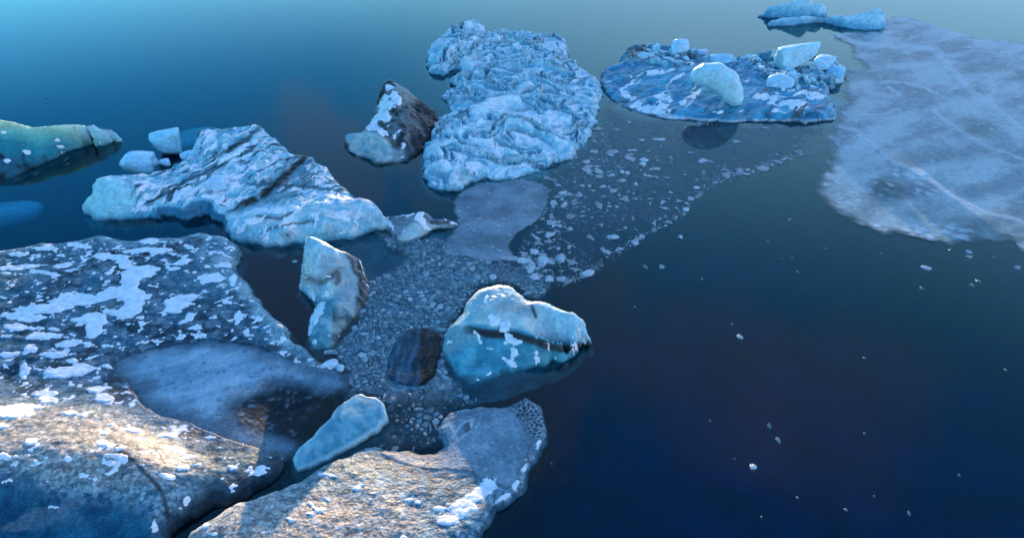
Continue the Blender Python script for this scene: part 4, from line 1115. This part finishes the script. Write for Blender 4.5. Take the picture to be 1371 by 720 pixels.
def boulder(px, py, size, label, seed, z0=0.0, rotz=0, planes=9, p=9, tilt=0, bend=0, col=CY, mat=None, group=None, spread=.28, rough=.05, sub=5, taper=0, sink=.12):
    rg = np.random.default_rng(seed)
    V, F = ico(sub)
    N = rg.normal(size=(planes, 3)); N /= np.linalg.norm(N, axis=1)[:, None]
    N = np.concatenate([N, [[1, 0, 0], [-1, 0, 0], [0, 1, 0], [0, -1, 0], [0, 0, 1], [0, 0, -1]]])
    hh = np.concatenate([1 - spread * rg.random(planes), np.ones(6)])
    d = np.clip(V @ N.T, 0, None) / hh
    r = (d ** p).sum(1) ** (-1 / p)
    P = V * r[:, None]
    q = P * 1.6 + seed
    P = P * (1 + rough * (fbm(q[:, 0] + q[:, 2], q[:, 1] - .6 * q[:, 2], 4, seed) + .5 * fbm(q[:, 1] * 2.2, q[:, 2] * 2.2 + q[:, 0], 3, seed + 1)))[:, None]
    if taper: P[:, 1:] *= (1 - taper * P[:, 0:1])
    P = P * np.array(size) / 2
    if bend:
        P[:, 2] += -bend * P[:, 0] ** 2 / size[0]; P[:, 1] += -.6 * bend * P[:, 0] ** 2 / size[0]
    if tilt:
        a, b = P[:, 0].copy(), P[:, 2].copy(); c, s = cos(radians(tilt)), sin(radians(tilt))
        P[:, 0], P[:, 2] = c * a + s * b, -s * a + c * b
    a, b = P[:, 0].copy(), P[:, 1].copy(); c, s = cos(radians(rotz)), sin(radians(rotz))
    P[:, 0], P[:, 1] = c * a - s * b, s * a + c * b
    zb = P[:, 2].min(); P[:, 2] -= zb + sink * size[2]
    zc = float(P[:, 2].max() + P[:, 2].min()) / 2
    X, Y = world(px, py, z0 + zc)
    cc = (np.asarray(col) * (1.05, 1.0, 1.12))[None] * (1 + .22 * fbm(q[:, 0], q[:, 1] + q[:, 2], 3, seed + 3))[:, None]
    o = link_mesh('ice_boulder', P, F, mat or M_CLEAR, None, None, True, cc)
    o.location = (float(X), float(Y), z0)
    tag(o, label, 'ice boulder', group)
    return o


def bean(px, py, balls, z0, label, seed, col):
    V, F = ico(5)
    acc = np.zeros(len(V))
    for p, r in balls:
        p = np.array(p); b = V @ p; disc = b * b - p @ p + r * r
        t = np.where(disc > 0, b + np.sqrt(np.clip(disc, 0, None)), 0).clip(.05, None)
        acc += t ** 14
    P = V * (acc ** (1 / 14))[:, None]
    P *= (1 + .05 * fbm(P[:, 0] * .9 + P[:, 2], P[:, 1] * .9 - P[:, 2], 4, seed) + .02 * fbm(P[:, 0] * 3 + P[:, 2], P[:, 1] * 3 + P[:, 2], 3, seed))[:, None]
    P[:, 2] -= P[:, 2].min() + .2
    X, Y = world(px, py, z0 + P[:, 2].max() / 2)
    o = link_mesh('ice_boulder', P, F, M_CLEAR, None, None, True, np.tile(np.array(col), (len(V), 1)) * (1 + .15 * fbm(P[:, 0], P[:, 1] + P[:, 2], 3, seed))[:, None])
    o.location = (float(X), float(Y), z0)
    tag(o, label, 'ice boulder')


def boulders():
    k = .058 * 1.0
    # beside and on the banded berg
    boulder(225, 190, (2.7, 2.3, 2.3), 'big rounded blue ice boulder, farthest of those beside the banded iceberg', 3, z0=.1, rotz=20, planes=10, spread=.3, p=11, col=(.30, .66, .72))
    boulder(185, 218, (2.2, 2.0, 1.7), 'squarish blue ice boulder at the tip side of the banded iceberg', 4, z0=.4, rotz=8, planes=8, spread=.22, p=11, col=(.32, .66, .72))
    boulder(256, 209, (1.6, 1.0, .8), 'oblong pale ice chunk lying against the banded iceberg, between boulder and bank', 5, z0=.7, rotz=35, planes=9, col=(.38, .66, .72))
    boulder(267, 197, (.9, .8, .7), 'small whitish ice block just behind the oblong chunk', 6, z0=1.0, rotz=10, col=(.45, .68, .74))
    boulder(288, 247, (1.4, 1.1, .9), 'single pale ice block out on the middle of the banded iceberg', 7, z0=1.2, rotz=12, planes=8, spread=.2, p=12, col=(.42, .68, .74))
    boulder(220, 217, (1.0, .7, .5), 'low whitish chunk in front of the big rounded blue boulder', 8, z0=.7, rotz=0, col=(.38, .62, .68))
    boulder(206, 217, (.6, .5, .45), 'tiny ice lump between the two blue boulders', 9, z0=.7, rotz=30, col=(.36, .62, .68))
    # on the striped berg
    bean(962, 110, [((-1.75, .5, .55), .75), ((-1.15, .35, .75), 1.05), ((-.3, .1, .7), 1.25), ((.6, -.3, .2), 1.28), ((1.2, -.7, -.55), 1.0), ((1.45, -.95, -1.05), .7)], .75,
         'smooth egg-shaped boulder, yellow-white above and blue below, on the striped iceberg', 12, (.50, .74, .80))
    boulder(1070, 77, (4.6, 1.8, 2.2), 'tall sharp wedge of clear ice, the biggest on the striped iceberg', 13, z0=1.1, rotz=6, planes=6, spread=.2, p=9, taper=.62, tilt=-20, col=(.42, .72, .72))
    boulder(910, 64, (1.9, 1.6, 1.9), 'round white-blue ice boulder at the far side of the striped iceberg', 14, z0=1.1, planes=8, spread=.2, p=8, col=(.46, .72, .78))
    boulder(1044, 108, (2.5, 1.6, 1.4), 'pale blocky boulder below the sharp wedge', 15, z0=1.0, rotz=-8, planes=8, spread=.25, p=12, col=(.46, .72, .80))
    boulder(1060, 101, (1.4, 1.1, 1.3), 'upright pale flake close behind the blocky boulder', 16, z0=1.0, rotz=30, planes=8, spread=.3, p=12, col=(.46, .72, .80))
    boulder(1103, 85, (2.6, 1.6, 1.5), 'pale slanted ice block next to the sharp wedge, towards the frozen sheet', 17, z0=1.0, rotz=15, planes=9, spread=.3, p=11, tilt=-12, col=(.46, .74, .80))
    boulder(1119, 96, (2.0, 1.5, 1.2), 'blue ice block at the outer end of the striped iceberg', 18, z0=.5, rotz=-20, planes=9, spread=.28, col=(.28, .62, .74))
    boulder(966, 80, (2.3, 1.4, 1.2), 'low blue-white ice block behind the egg-shaped boulder', 19, z0=.9, rotz=-12, planes=9, spread=.28, p=11, col=(.36, .66, .76))
    boulder(940, 72, (1.5, 1.2, 1.0), 'grey-white ice lump beside the low blue-white block', 20, z0=.9, rotz=12, planes=9, col=(.34, .56, .64))
    boulder(862, 77, (1.6, 1.2, 1.1), 'whitish lump in the grey rubble at the striped iceberg end', 21, z0=.9, rotz=12, planes=9, col=(.40, .66, .72))
    boulder(1004, 78, (1.6, 1.1, .8), 'flat whitish chunk on the far rim of the striped iceberg', 22, z0=1.0, rotz=-6, planes=9, col=(.40, .66, .74))
    # by the speckled floe
    boulder(441, 487, (.9, .62, .42), 'smooth white ice lump at the corner of the speckled floe, the larger of two', 31, z0=-.05, rotz=15, planes=6, p=7, col=(.55, .70, .76))
    boulder(455, 493, (.55, .4, .3), 'smooth white ice lump at the corner of the speckled floe, the smaller of two', 32, z0=-.05, rotz=-20, planes=6, p=7, col=(.5, .66, .72))
    # glow of sunken ice
    boulder(-10, 292, (6.5, 3.5, 1.6), 'pale blue lump of sunken ice glowing under the water by the left edge', 33, z0=-2.0, rotz=10, planes=6, p=4, col=(.5, .8, .85), mat=M_ICE)
    boulder(256, 186, (5.0, 4.0, 1.6), 'teal tongue of sunken ice behind the banded iceberg', 34, z0=-1.9, rotz=35, planes=6, p=4, col=(.3, .6, .6), mat=M_ICE)
    boulder(1118, 142, (5.0, 5.5, 1.2), 'blue rim of sunken ice between striped iceberg and frozen sheet', 35, z0=-1.9, rotz=35, planes=6, p=4, col=(.2, .5, .55), mat=M_ICE)


# ---- brash: cells of a packed pattern, each its own block
def clip_cell(c, nb, gap):
    poly = [(-9, -9), (9, -9), (9, 9), (-9, 9)]
    for q in nb:
        nx, ny = q[0] - c[0], q[1] - c[1]; L = math.hypot(nx, ny)
        if L < 1e-6: continue
        nx /= L; ny /= L; h = L / 2 - gap
        out = []
        for i in range(len(poly)):
            a, b = poly[i], poly[(i + 1) % len(poly)]
            da, db = a[0] * nx + a[1] * ny - h, b[0] * nx + b[1] * ny - h
            if da <= 0: out.append(a)
            if (da < 0) != (db < 0) and da != db:
                t = da / (da - db); out.append((a[0] + t * (b[0] - a[0]), a[1] + t * (b[1] - a[1])))
        poly = out
        if len(poly) < 3: return None
    return poly


def block_from(poly, rg, top, sc=1.0):
    """irregular ice block on a plan polygon: flank ring, bevel ring, uneven top; triangles"""
    n = len(poly)
    P = []
    for x, y in poly: P.append((x * sc, y * sc))
    # break long edges so outlines are not straight
    Q = []
    for i in range(n):
        a, b = P[i], P[(i + 1) % n]
        Q.append(a)
        L = math.hypot(a[0] - b[0], a[1] - b[1])
        if L > .12:
            j = rg.normal() * .06 * L
            Q.append(((a[0] + b[0]) / 2 + j * (b[1] - a[1]) / L, (a[1] + b[1]) / 2 - j * (b[0] - a[0]) / L))
    Q = np.array(Q); n = len(Q)
    tilt = rg.normal(size=2) * .05
    ctr = Q.mean(0); rad = np.hypot(*(Q - ctr).T).mean()
    V = []; ins = min(.22, .03 / max(rad, .05) + .05)
    for k, (f, z) in enumerate(((1.0, -.12), (1.0, top * .55), (1 - ins, top))):
        for q in Q:
            w = ctr + (q - ctr) * f * (1 + rg.normal() * .03)
            zz = z + ((q - ctr) @ tilt if k else 0) + rg.normal() * top * .10 * (k > 0)
            V.append((w[0], w[1], zz))
    V.append((ctr[0], ctr[1], top * (1.05 + .25 * rg.random())))
    F = []
    for k in range(2):
        for i in range(n):
            j = (i + 1) % n
            a, b, c, d = k * n + i, k * n + j, (k + 1) * n + j, (k + 1) * n + i
            F += [(a, b, c), (a, c, d)]
    for i in range(n): F.append((2 * n + i, 2 * n + (i + 1) % n, 3 * n))
    return V, F


class Pack:
    def __init__(s): s.items = []

    def add(s, c, V, F, col, zone, size): s.items.append((c, V, F, col, zone, size))


def brash():
    rg = np.random.default_rng(5)
    STR = [(514, 505), (515, 480), (523, 464), (536, 447), (556, 436), (580, 438), (595, 452), (590, 485), (582, 505), (570, 517), (545, 521), (526, 515)]
    A = np.array(PACK, float); ax, ay = world(A[:, 0], A[:, 1])
    # jittered points, finer towards some spots
    pts = []
    x0, x1, y0, y1 = ax.min(), ax.max(), ay.min(), ay.max()
    tries = 0
    cells = {}
    while tries < 42000:
        tries += 1
        x = x0 + (x1 - x0) * rg.random(); y = y0 + (y1 - y0) * rg.random()
        r = .085 + .19 * (hash01(np.floor(np.array([x * 1.1])), np.floor(np.array([y * 1.1])), 4)[0]) ** 2 + (.25 if rg.random() < .035 else 0)
        gx, gy = int(x / .4), int(y / .4); ok = True
        for i in (-2, -1, 0, 1, 2):
            for j in (-2, -1, 0, 1, 2):
                for q in cells.get((gx + i, gy + j), ()):
                    if (q[0] - x) ** 2 + (q[1] - y) ** 2 < ((q[2] + r)) ** 2 * .85: ok = False; break
                if not ok: break
            if not ok: break
        if ok:
            cells.setdefault((gx, gy), []).append((x, y, r)); pts.append((x, y, r))
    pts = np.array(pts)
    u, v = pix(pts[:, 0], pts[:, 1], 0)
    _, _, ins = seg_dist(u, v, A)
    _, _, ex = seg_dist(u, v, np.array(STR, float))
    n = fbm(pts[:, 0] * .5, pts[:, 1] * .5, 4, 8)
    open_ = ((v > 520) & (n > -.08)) | ((u > 655) & (v < 400) & (n > -.12)) | ((u < 545) & (v < 370) & (n > -.05)) | (n > .42)
    use = ins & ~ex & ~open_
    pk = Pack()
    for i in np.nonzero(ins & ~ex)[0]:
        c = pts[i]
        d = np.hypot(pts[:, 0] - c[0], pts[:, 1] - c[1])
        nb = pts[np.argsort(d)[1:15]]
        poly = clip_cell(c, nb, .018 + .03 * rg.random() ** 2)
        if poly is None or len(poly) < 3: continue
        if rg.random() < .07: continue
        sc = .82 + .18 * rg.random(); dim = 1.0
        if not use[i]:
            if rg.random() < .45: continue
            sc = .35 + .5 * rg.random(); dim = .55
        th = rg.normal() * .28; an = 1 + .18 * rg.normal()
        P = np.array(poly) * (an, 1 / an)
        P = np.stack([cos(th) * P[:, 0] - sin(th) * P[:, 1], sin(th) * P[:, 0] + cos(th) * P[:, 1]], 1); rad = np.hypot(*P.T).max()
        if rad > .75: P *= .75 / rad
        top = (.025 + .05 * rg.random()) * (1.8 if rg.random() < .1 else 1)
        V, F = block_from([tuple(p) for p in P], rg, top, sc)
        V = [(p[0], p[1], p[2] + dz) for dz in (rg.normal() * .018,) for p in V]
        t = rg.random()
        if t < .55: col = tuple(np.array((.10, .18, .225)) * (.7 + .8 * rg.random()))
        elif t < .95: col = tuple(np.array((.22, .31, .36)) * (.75 + .5 * rg.random()))
        else: col = tuple(np.array((.42, .48, .52)) * (.8 + .4 * rg.random()))
        pk.add((c[0], c[1]), V, F, tuple(np.array(col) * dim), 'packed', rad * sc)

    # loose bits in the slush, thicker along its edge
    def ngon(rad):
        m = rg.integers(5, 8); a = np.sort(rg.random(m) * 2 * pi)
        st = 1 + .8 * rg.random(); th = rg.random() * pi
        q = np.stack([np.cos(a) * st, np.sin(a)], 1) * rad * (.75 + .4 * rg.random((m, 1)))
        return [(cos(th) * p[0] - sin(th) * p[1], sin(th) * p[0] + cos(th) * p[1]) for p in q]

    def scatter(n, poly, zone, dens, rmin, rmax, bright):
        Aq = np.array(poly, float); bx0, by0 = Aq.min(0); bx1, by1 = Aq.max(0)
        done = t = 0
        while done < n and t < n * 60:
            t += 1
            px = bx0 + (bx1 - bx0) * rg.random(); py = by0 + (by1 - by0) * rg.random()
            if not seg_dist(np.array([px]), np.array([py]), Aq)[2][0]: continue
            if rg.random() > dens(px, py): continue
            x, y = map(float, world(px, py))
            rad = rmin + (rmax - rmin) * rg.random() ** 6
            V, F = block_from(ngon(rad), rg, .03 + .12 * rad)
            b = bright * (.6 + .7 * rg.random())
            pk.add((x, y), V, F, (.40 * b, .47 * b, .52 * b), zone, rad); done += 1

    def near_edge(px, py):
        d = seg_dist(np.array([px]), np.array([py]), np.array(EDGE, float), closed=False)[0][0]
        c = .5 + .5 * float(fbm(np.array([px * .03]), np.array([py * .06]), 3, 5)[0]) * 2
        return math.exp(-(d / 9) ** 2) * max(0, c) + .012
    scatter(640, SLUSH, 'slush', near_edge, .04, .36, .8)

    def left_side(px, py):
        a = math.exp(-(((px - 718) / 40) ** 2 + ((py - 345) / 26) ** 2)) + .8 * math.exp(-(((px - 742) / 22) ** 2 + ((py - 290) / 40) ** 2)) + .6 * math.exp(-(((px - 790) / 34) ** 2 + ((py - 205) / 26) ** 2)) + .35 * math.exp(-(((px - 830) / 70) ** 2 + ((py - 240) / 60) ** 2))
        return a
    scatter(760, SLUSH, 'slush', left_side, .04, .42, .8)
    for px, py, w, h, a in ((787, 366, .95, .3, 35), (752, 347, .5, .2, 0), (728, 349, .85, .35, 8), (716, 372, .6, .3, 0), (735, 374, .55, .3, 5), (728, 350, .5, .35, 0), (660, 372, .5, .3, 0), (700, 350, .8, .35, -10), (716, 338, .55, .3, 15), (862, 215, .7, .3, 0), (840, 232, .4, .2, 0), (820, 318, .8, .22, -6), (918, 281, .5, .25, 60), (932, 252, .5, .2, 10), (860, 220, .6, .25, 10), (833, 231, .4, .25, 0), (911, 318, .25, .2, 0)):
        x, y = map(float, world(px, py)); th = radians(a)
        m = 8
        P = [(cos(th) * w * cos(2 * pi * k / m) * .55 * (.8 + .3 * rg.random()) - sin(th) * h * sin(2 * pi * k / m), sin(th) * w * cos(2 * pi * k / m) * .55 + cos(th) * h * sin(2 * pi * k / m) * (.8 + .3 * rg.random())) for k in range(m)]
        V, F = block_from(P, rg, .12)
        pk.add((x, y), V, F, (.48, .56, .62), 'slush', w)
    # individuals: the 300 that show largest; the remainder is one mass
    def shown(it):
        return it[5] * FPX / math.hypot(it[0][0], it[0][1], CAM_H)
    items = sorted(pk.items, key=shown, reverse=True)
    lab = {'packed': ('grey-blue ice chunk packed in the brash between the icebergs', 'brash chunks packed between the icebergs'),
           'slush': ('pale loose ice bit floating in the grey slush film', 'loose ice bits in the slush')}
    for c, V, F, col, zone, size in items[:294]:
        o = link_mesh('ice_chunk', V, F, M_CHUNK, None, None, False, np.tile(np.array(col), (len(V), 1)))
        o.location = (c[0], c[1], .0)
        tag(o, lab[zone][0], 'ice chunk', lab[zone][1])
    VV, FF, CC = [], [], []; n0 = 0
    for c, V, F, col, zone, size in items[294:]:
        V = np.array(V); V[:, 0] += c[0]; V[:, 1] += c[1]
        VV.append(V); FF.append(np.array(F) + n0); CC.append(np.tile(np.array(col), (len(V), 1))); n0 += len(V)
    o = link_mesh('brash_ice', np.concatenate(VV), np.concatenate(FF), M_CHUNK, None, None, False, np.concatenate(CC))
    tag(o, 'finely broken brash ice drifting between the icebergs and through the slush', 'brash ice', kind='stuff')


def drift():
    """lone flecks far apart on the open water"""
    rg = np.random.default_rng(9)
    spots = [(991, 451, 9, 7), (1008, 624, 13, 9), (1157, 479, 5, 4), (1030, 570, 7, 8), (1042, 589, 8, 8), (950, 563, 4, 3), (983, 614, 5, 3), (1067, 666, 5, 3), (1132, 682, 6, 4), (1170, 664, 5, 3), (1217, 687, 5, 6), (1157, 580, 4, 3), (1346, 495, 5, 4), (1284, 636, 5, 3), (1019, 692, 4, 3),
             (1241, 359, 18, 8), (1297, 337, 12, 8), (1298, 344, 12, 5), (1234, 386, 8, 4), (1309, 376, 8, 6), (1302, 382, 7, 5), (1362, 358, 14, 5), (1105, 333, 5, 3), (1028, 324, 7, 4), (886, 357, 10, 8), (864, 358, 8, 10), (910, 318, 7, 7), (1058, 294, 5, 3), (940, 374, 5, 4), (1046, 300, 4, 3), (1046, 347, 4, 3), (1068, 364, 5, 3),
             (188, 173, 7, 3), (171, 178, 5, 2), (160, 210, 4, 2), (147, 209, 4, 2), (61, 132, 4, 2), (55, 145, 3, 2), (168, 308, 4, 3), (268, 290, 5, 3), (395, 350, 10, 4), (403, 356, 6, 3), (738, 620, 4, 3), (693, 661, 5, 3), (1330, 345, 6, 4), (850, 411, 4, 3), (980, 434, 4, 3), (1092, 316, 4, 3), (1180, 340, 4, 2), (1272, 335, 6, 4), (1060, 345, 4, 2)]
    for i, (px, py, w, h) in enumerate(spots):
        x, y = map(float, world(px, py)); s = mpp(py)
        a = w * s * .40; b = max(h * s * .75, a * .4)
        m = 7; ph = rg.random() * 6; th = rg.normal() * .3
        P = []
        for k in range(m):
            q = 2 * pi * k / m + ph; f = .7 + .45 * rg.random()
            X, Y = a * cos(q) * f, b * sin(q) * f
            P.append((cos(th) * X - sin(th) * Y, sin(th) * X + cos(th) * Y))
        V, F = block_from(P, rg, .05)
        big = w >= 9
        c = np.array((.28, .38, .44) if big else (.10, .16, .21)) * (.7 + .5 * rg.random())
        o = link_mesh('ice_fleck', V, F, M_CHUNK, None, None, False, np.tile(c, (len(V), 1)))
        o.location = (x, y, -.01)
        tag(o, 'lone fleck of ice drifting on the open dark water', 'ice fleck', 'lone ice flecks on open water')


g_crumpled = crumpled(); banded(); boulder_carrier(); sooty(); green_rim(); far_pair(); speckled_floe(); near_floe(); crested(); wedge(); shard(); slab(); striped_block()
right_sheet(); small_sheet(); slush(); boulders(); brash(); drift()

# ------------------------------------------------------------------ camera
cam = bpy.data.cameras.new('camera'); co = bpy.data.objects.new('camera', cam); COL.objects.link(co)
cam.sensor_fit = 'HORIZONTAL'; cam.angle = HFOV; cam.clip_start = .5; cam.clip_end = 6000
co.location = (0, 0, CAM_H); co.rotation_euler = (pi / 2 - PITCH, 0, 0)
S.camera = co

# ------------------------------------------------------------------ unseen ridge added to block the low sun below the taller ice
SUN_EL, SUN_AZ = radians(5), radians(-5)      # azimuth from +Y, towards +X positive


def add_shade_ridge():
    D = 220.0
    T = np.array([-400, -70, -44, -36, -29, -24, -17, -12, -10.5, -9, -7, -2, 3, 8, 14, 20, 26, 30, 36, 41, 47, 60, 120, 500], float)
    Z30 = np.array([2.5, 1.5, -.8, -.8, -.4, 1.1, 1.5, 1.2, .3, .4, .9, 1.1, .9, .7, .5, -.5, -1.3, -1.1, -1.7, -.2, 1.0, 1.4, 1.6, 2.5])  # crest notched to choose which bergs catch the sun
    t = np.arange(-400, 501, 2.0); q = np.arange(-60, 61, 3.0)
    top = np.interp(t, T, Z30) + (D - 30) * tan(SUN_EL)
    TT, QQ = np.meshgrid(t, q)
    z = top[None] * (1 - (np.abs(QQ) / 60) ** 1.3) - 1.5 * (np.abs(QQ) / 60) - .5 * np.abs(fbm(TT * .08, QQ * .08, 4, 7)) * (np.abs(QQ) > 2)
    c_, s_ = cos(SUN_AZ), sin(SUN_AZ)
    X = TT * c_ + (D + QQ) * s_; Y = -TT * s_ + (D + QQ) * c_
    nx, ny = len(t), len(q)
    a = (np.arange(ny - 1)[:, None] * nx + np.arange(nx - 1)[None]).ravel()
    F = np.stack([a, a + 1, a + nx + 1, a + nx], 1)
    o = link_mesh('shade_ridge', np.stack([X.ravel(), Y.ravel(), z.ravel()], 1), F, flat_mat('shade_ridge_gravel', (.06, .06, .06)))
    tag(o, kind='structure')


add_shade_ridge()

# ------------------------------------------------------------------ daylight: low sun beyond the bergs
sd = bpy.data.lights.new('sun', 'SUN'); so = bpy.data.objects.new('sun', sd); COL.objects.link(so)
sd.energy = 2.4; sd.angle = radians(.5); sd.color = (1.0, .66, .36)
so.rotation_euler = (pi / 2 - SUN_EL, 0, pi - SUN_AZ)
so.location = (0, 0, 60)
w = bpy.data.worlds.new('World'); S.world = w; w.use_nodes = True
nt = w.node_tree; nt.nodes.clear()
wo = nt.nodes.new('ShaderNodeOutputWorld'); bg = nt.nodes.new('ShaderNodeBackground'); sky = nt.nodes.new('ShaderNodeTexSky')
sky.sky_type = 'NISHITA'; sky.sun_disc = False; sky.sun_elevation = SUN_EL; sky.sun_rotation = SUN_AZ
sky.altitude = 50; sky.air_density = 1.0; sky.dust_density = .3; sky.ozone_density = 2.5
bg.inputs['Strength'].default_value = 1.0


def wn(t, **kw):
    nd = nt.nodes.new(t)
    for k_, v_ in kw.items():
        if k_.startswith('i_'): nd.inputs[k_[2:]].default_value = v_
        else: setattr(nd, k_, v_)
    return nd


def wmath(op, a, b=None, clamp=False):
    nd = wn('ShaderNodeMath', operation=op, use_clamp=clamp)
    for i_, v_ in enumerate((a, b)):
        if v_ is None: continue
        if isinstance(v_, (int, float)): nd.inputs[i_].default_value = v_
        else: nt.links.new(v_, nd.inputs[i_])
    return nd.outputs[0]


def wmix(f, a, b, bt='MIX'):
    nd = wn('ShaderNodeMix', data_type='RGBA', blend_type=bt)
    for sk_, v_ in ((nd.inputs[0], f), (nd.inputs[6], a), (nd.inputs[7], b)):
        if isinstance(v_, (int, float)): sk_.default_value = v_
        elif isinstance(v_, tuple): sk_.default_value = (*v_, 1)
        else: nt.links.new(v_, sk_)
    return nd.outputs[2]


def wstep(a, b, x):
    nd = wn('ShaderNodeMapRange', interpolation_type='SMOOTHSTEP')
    nd.inputs['From Min'].default_value = a; nd.inputs['From Max'].default_value = b; nt.links.new(x, nd.inputs['Value'])
    return nd.outputs[0]


SKY_K = .15
c = wmix(1.0, sky.outputs[0], (SKY_K * .66, SKY_K * 1.04, SKY_K * 1.17), 'MULTIPLY')     # sky at 0.15, cool white balance
geo = wn('ShaderNodeTexCoord'); sep = wn('ShaderNodeSeparateXYZ'); nt.links.new(geo.outputs['Generated'], sep.inputs[0])
X_, Y_, Z_ = sep.outputs
# a pale bank of thin cloud low in the far right of the sky
az = wmath('ARCTAN2', X_, Y_)
cn = wn('ShaderNodeTexNoise', i_Scale=2.2, i_Detail=4.0); nt.links.new(geo.outputs['Generated'], cn.inputs['Vector'])
low = wmath('MULTIPLY', wstep(.60, .20, Z_), wstep(-.9, .1, wmath('ADD', az, wmath('MULTIPLY', wmath('SUBTRACT', cn.outputs[0], .5), .5))))
c = wmix(wmath('MULTIPLY', low, .92), c, (.28, .30, .41))
# the sky is deepest blue low towards the left
dl = wmath('MULTIPLY', wmath('MULTIPLY', wstep(.85, .50, Z_), wstep(.12, .34, Z_)), wstep(.30, -.30, az))
c = wmix(dl, c, wmix(1.0, c, (.15, .50, .72), 'MULTIPLY'))
# rosy evening cloud patches higher up
pn = wn('ShaderNodeTexNoise', i_Scale=7.0, i_Detail=5.0, i_Roughness=.55); nt.links.new(geo.outputs['Generated'], pn.inputs['Vector'])
for (pa, pe, pw_) in ((22, 42, 6.5), (9, 39, 5.5), (33, 41, 6.5), (-20, 37, 9), (-16, 25, 5), (1, 48, 4.5), (-8, 27, 4)):
    a_, e_ = radians(pa), radians(pe)
    dn = wn('ShaderNodeVectorMath', operation='DOT_PRODUCT'); nt.links.new(geo.outputs['Generated'], dn.inputs[0])
    dn.inputs[1].default_value = (sin(a_) * cos(e_), cos(a_) * cos(e_), sin(e_))
    q_ = wmath('ADD', dn.outputs['Value'], wmath('MULTIPLY', wmath('SUBTRACT', pn.outputs[0], .5), .02))
    c = wmix(wmath('MULTIPLY', wstep(cos(radians(pw_ * 1.35)), cos(radians(pw_ * .2)), q_), .27), c, (.29, .17, .13))
nt.links.new(c, bg.inputs['Color'])
nt.links.new(bg.outputs[0], wo.inputs['Surface'])

S.view_settings.view_transform = 'Standard'; S.view_settings.look = 'None'; S.view_settings.gamma = 1; S.view_settings.use_curve_mapping = False
S.view_settings.exposure = 2.42
S.render.engine = 'CYCLES'
S.cycles.use_denoising = True
S.cycles.max_bounces = 8; S.cycles.transparent_max_bounces = 12; S.cycles.diffuse_bounces = 3; S.cycles.glossy_bounces = 3
S.cycles.caustics_reflective = False; S.cycles.caustics_refractive = False
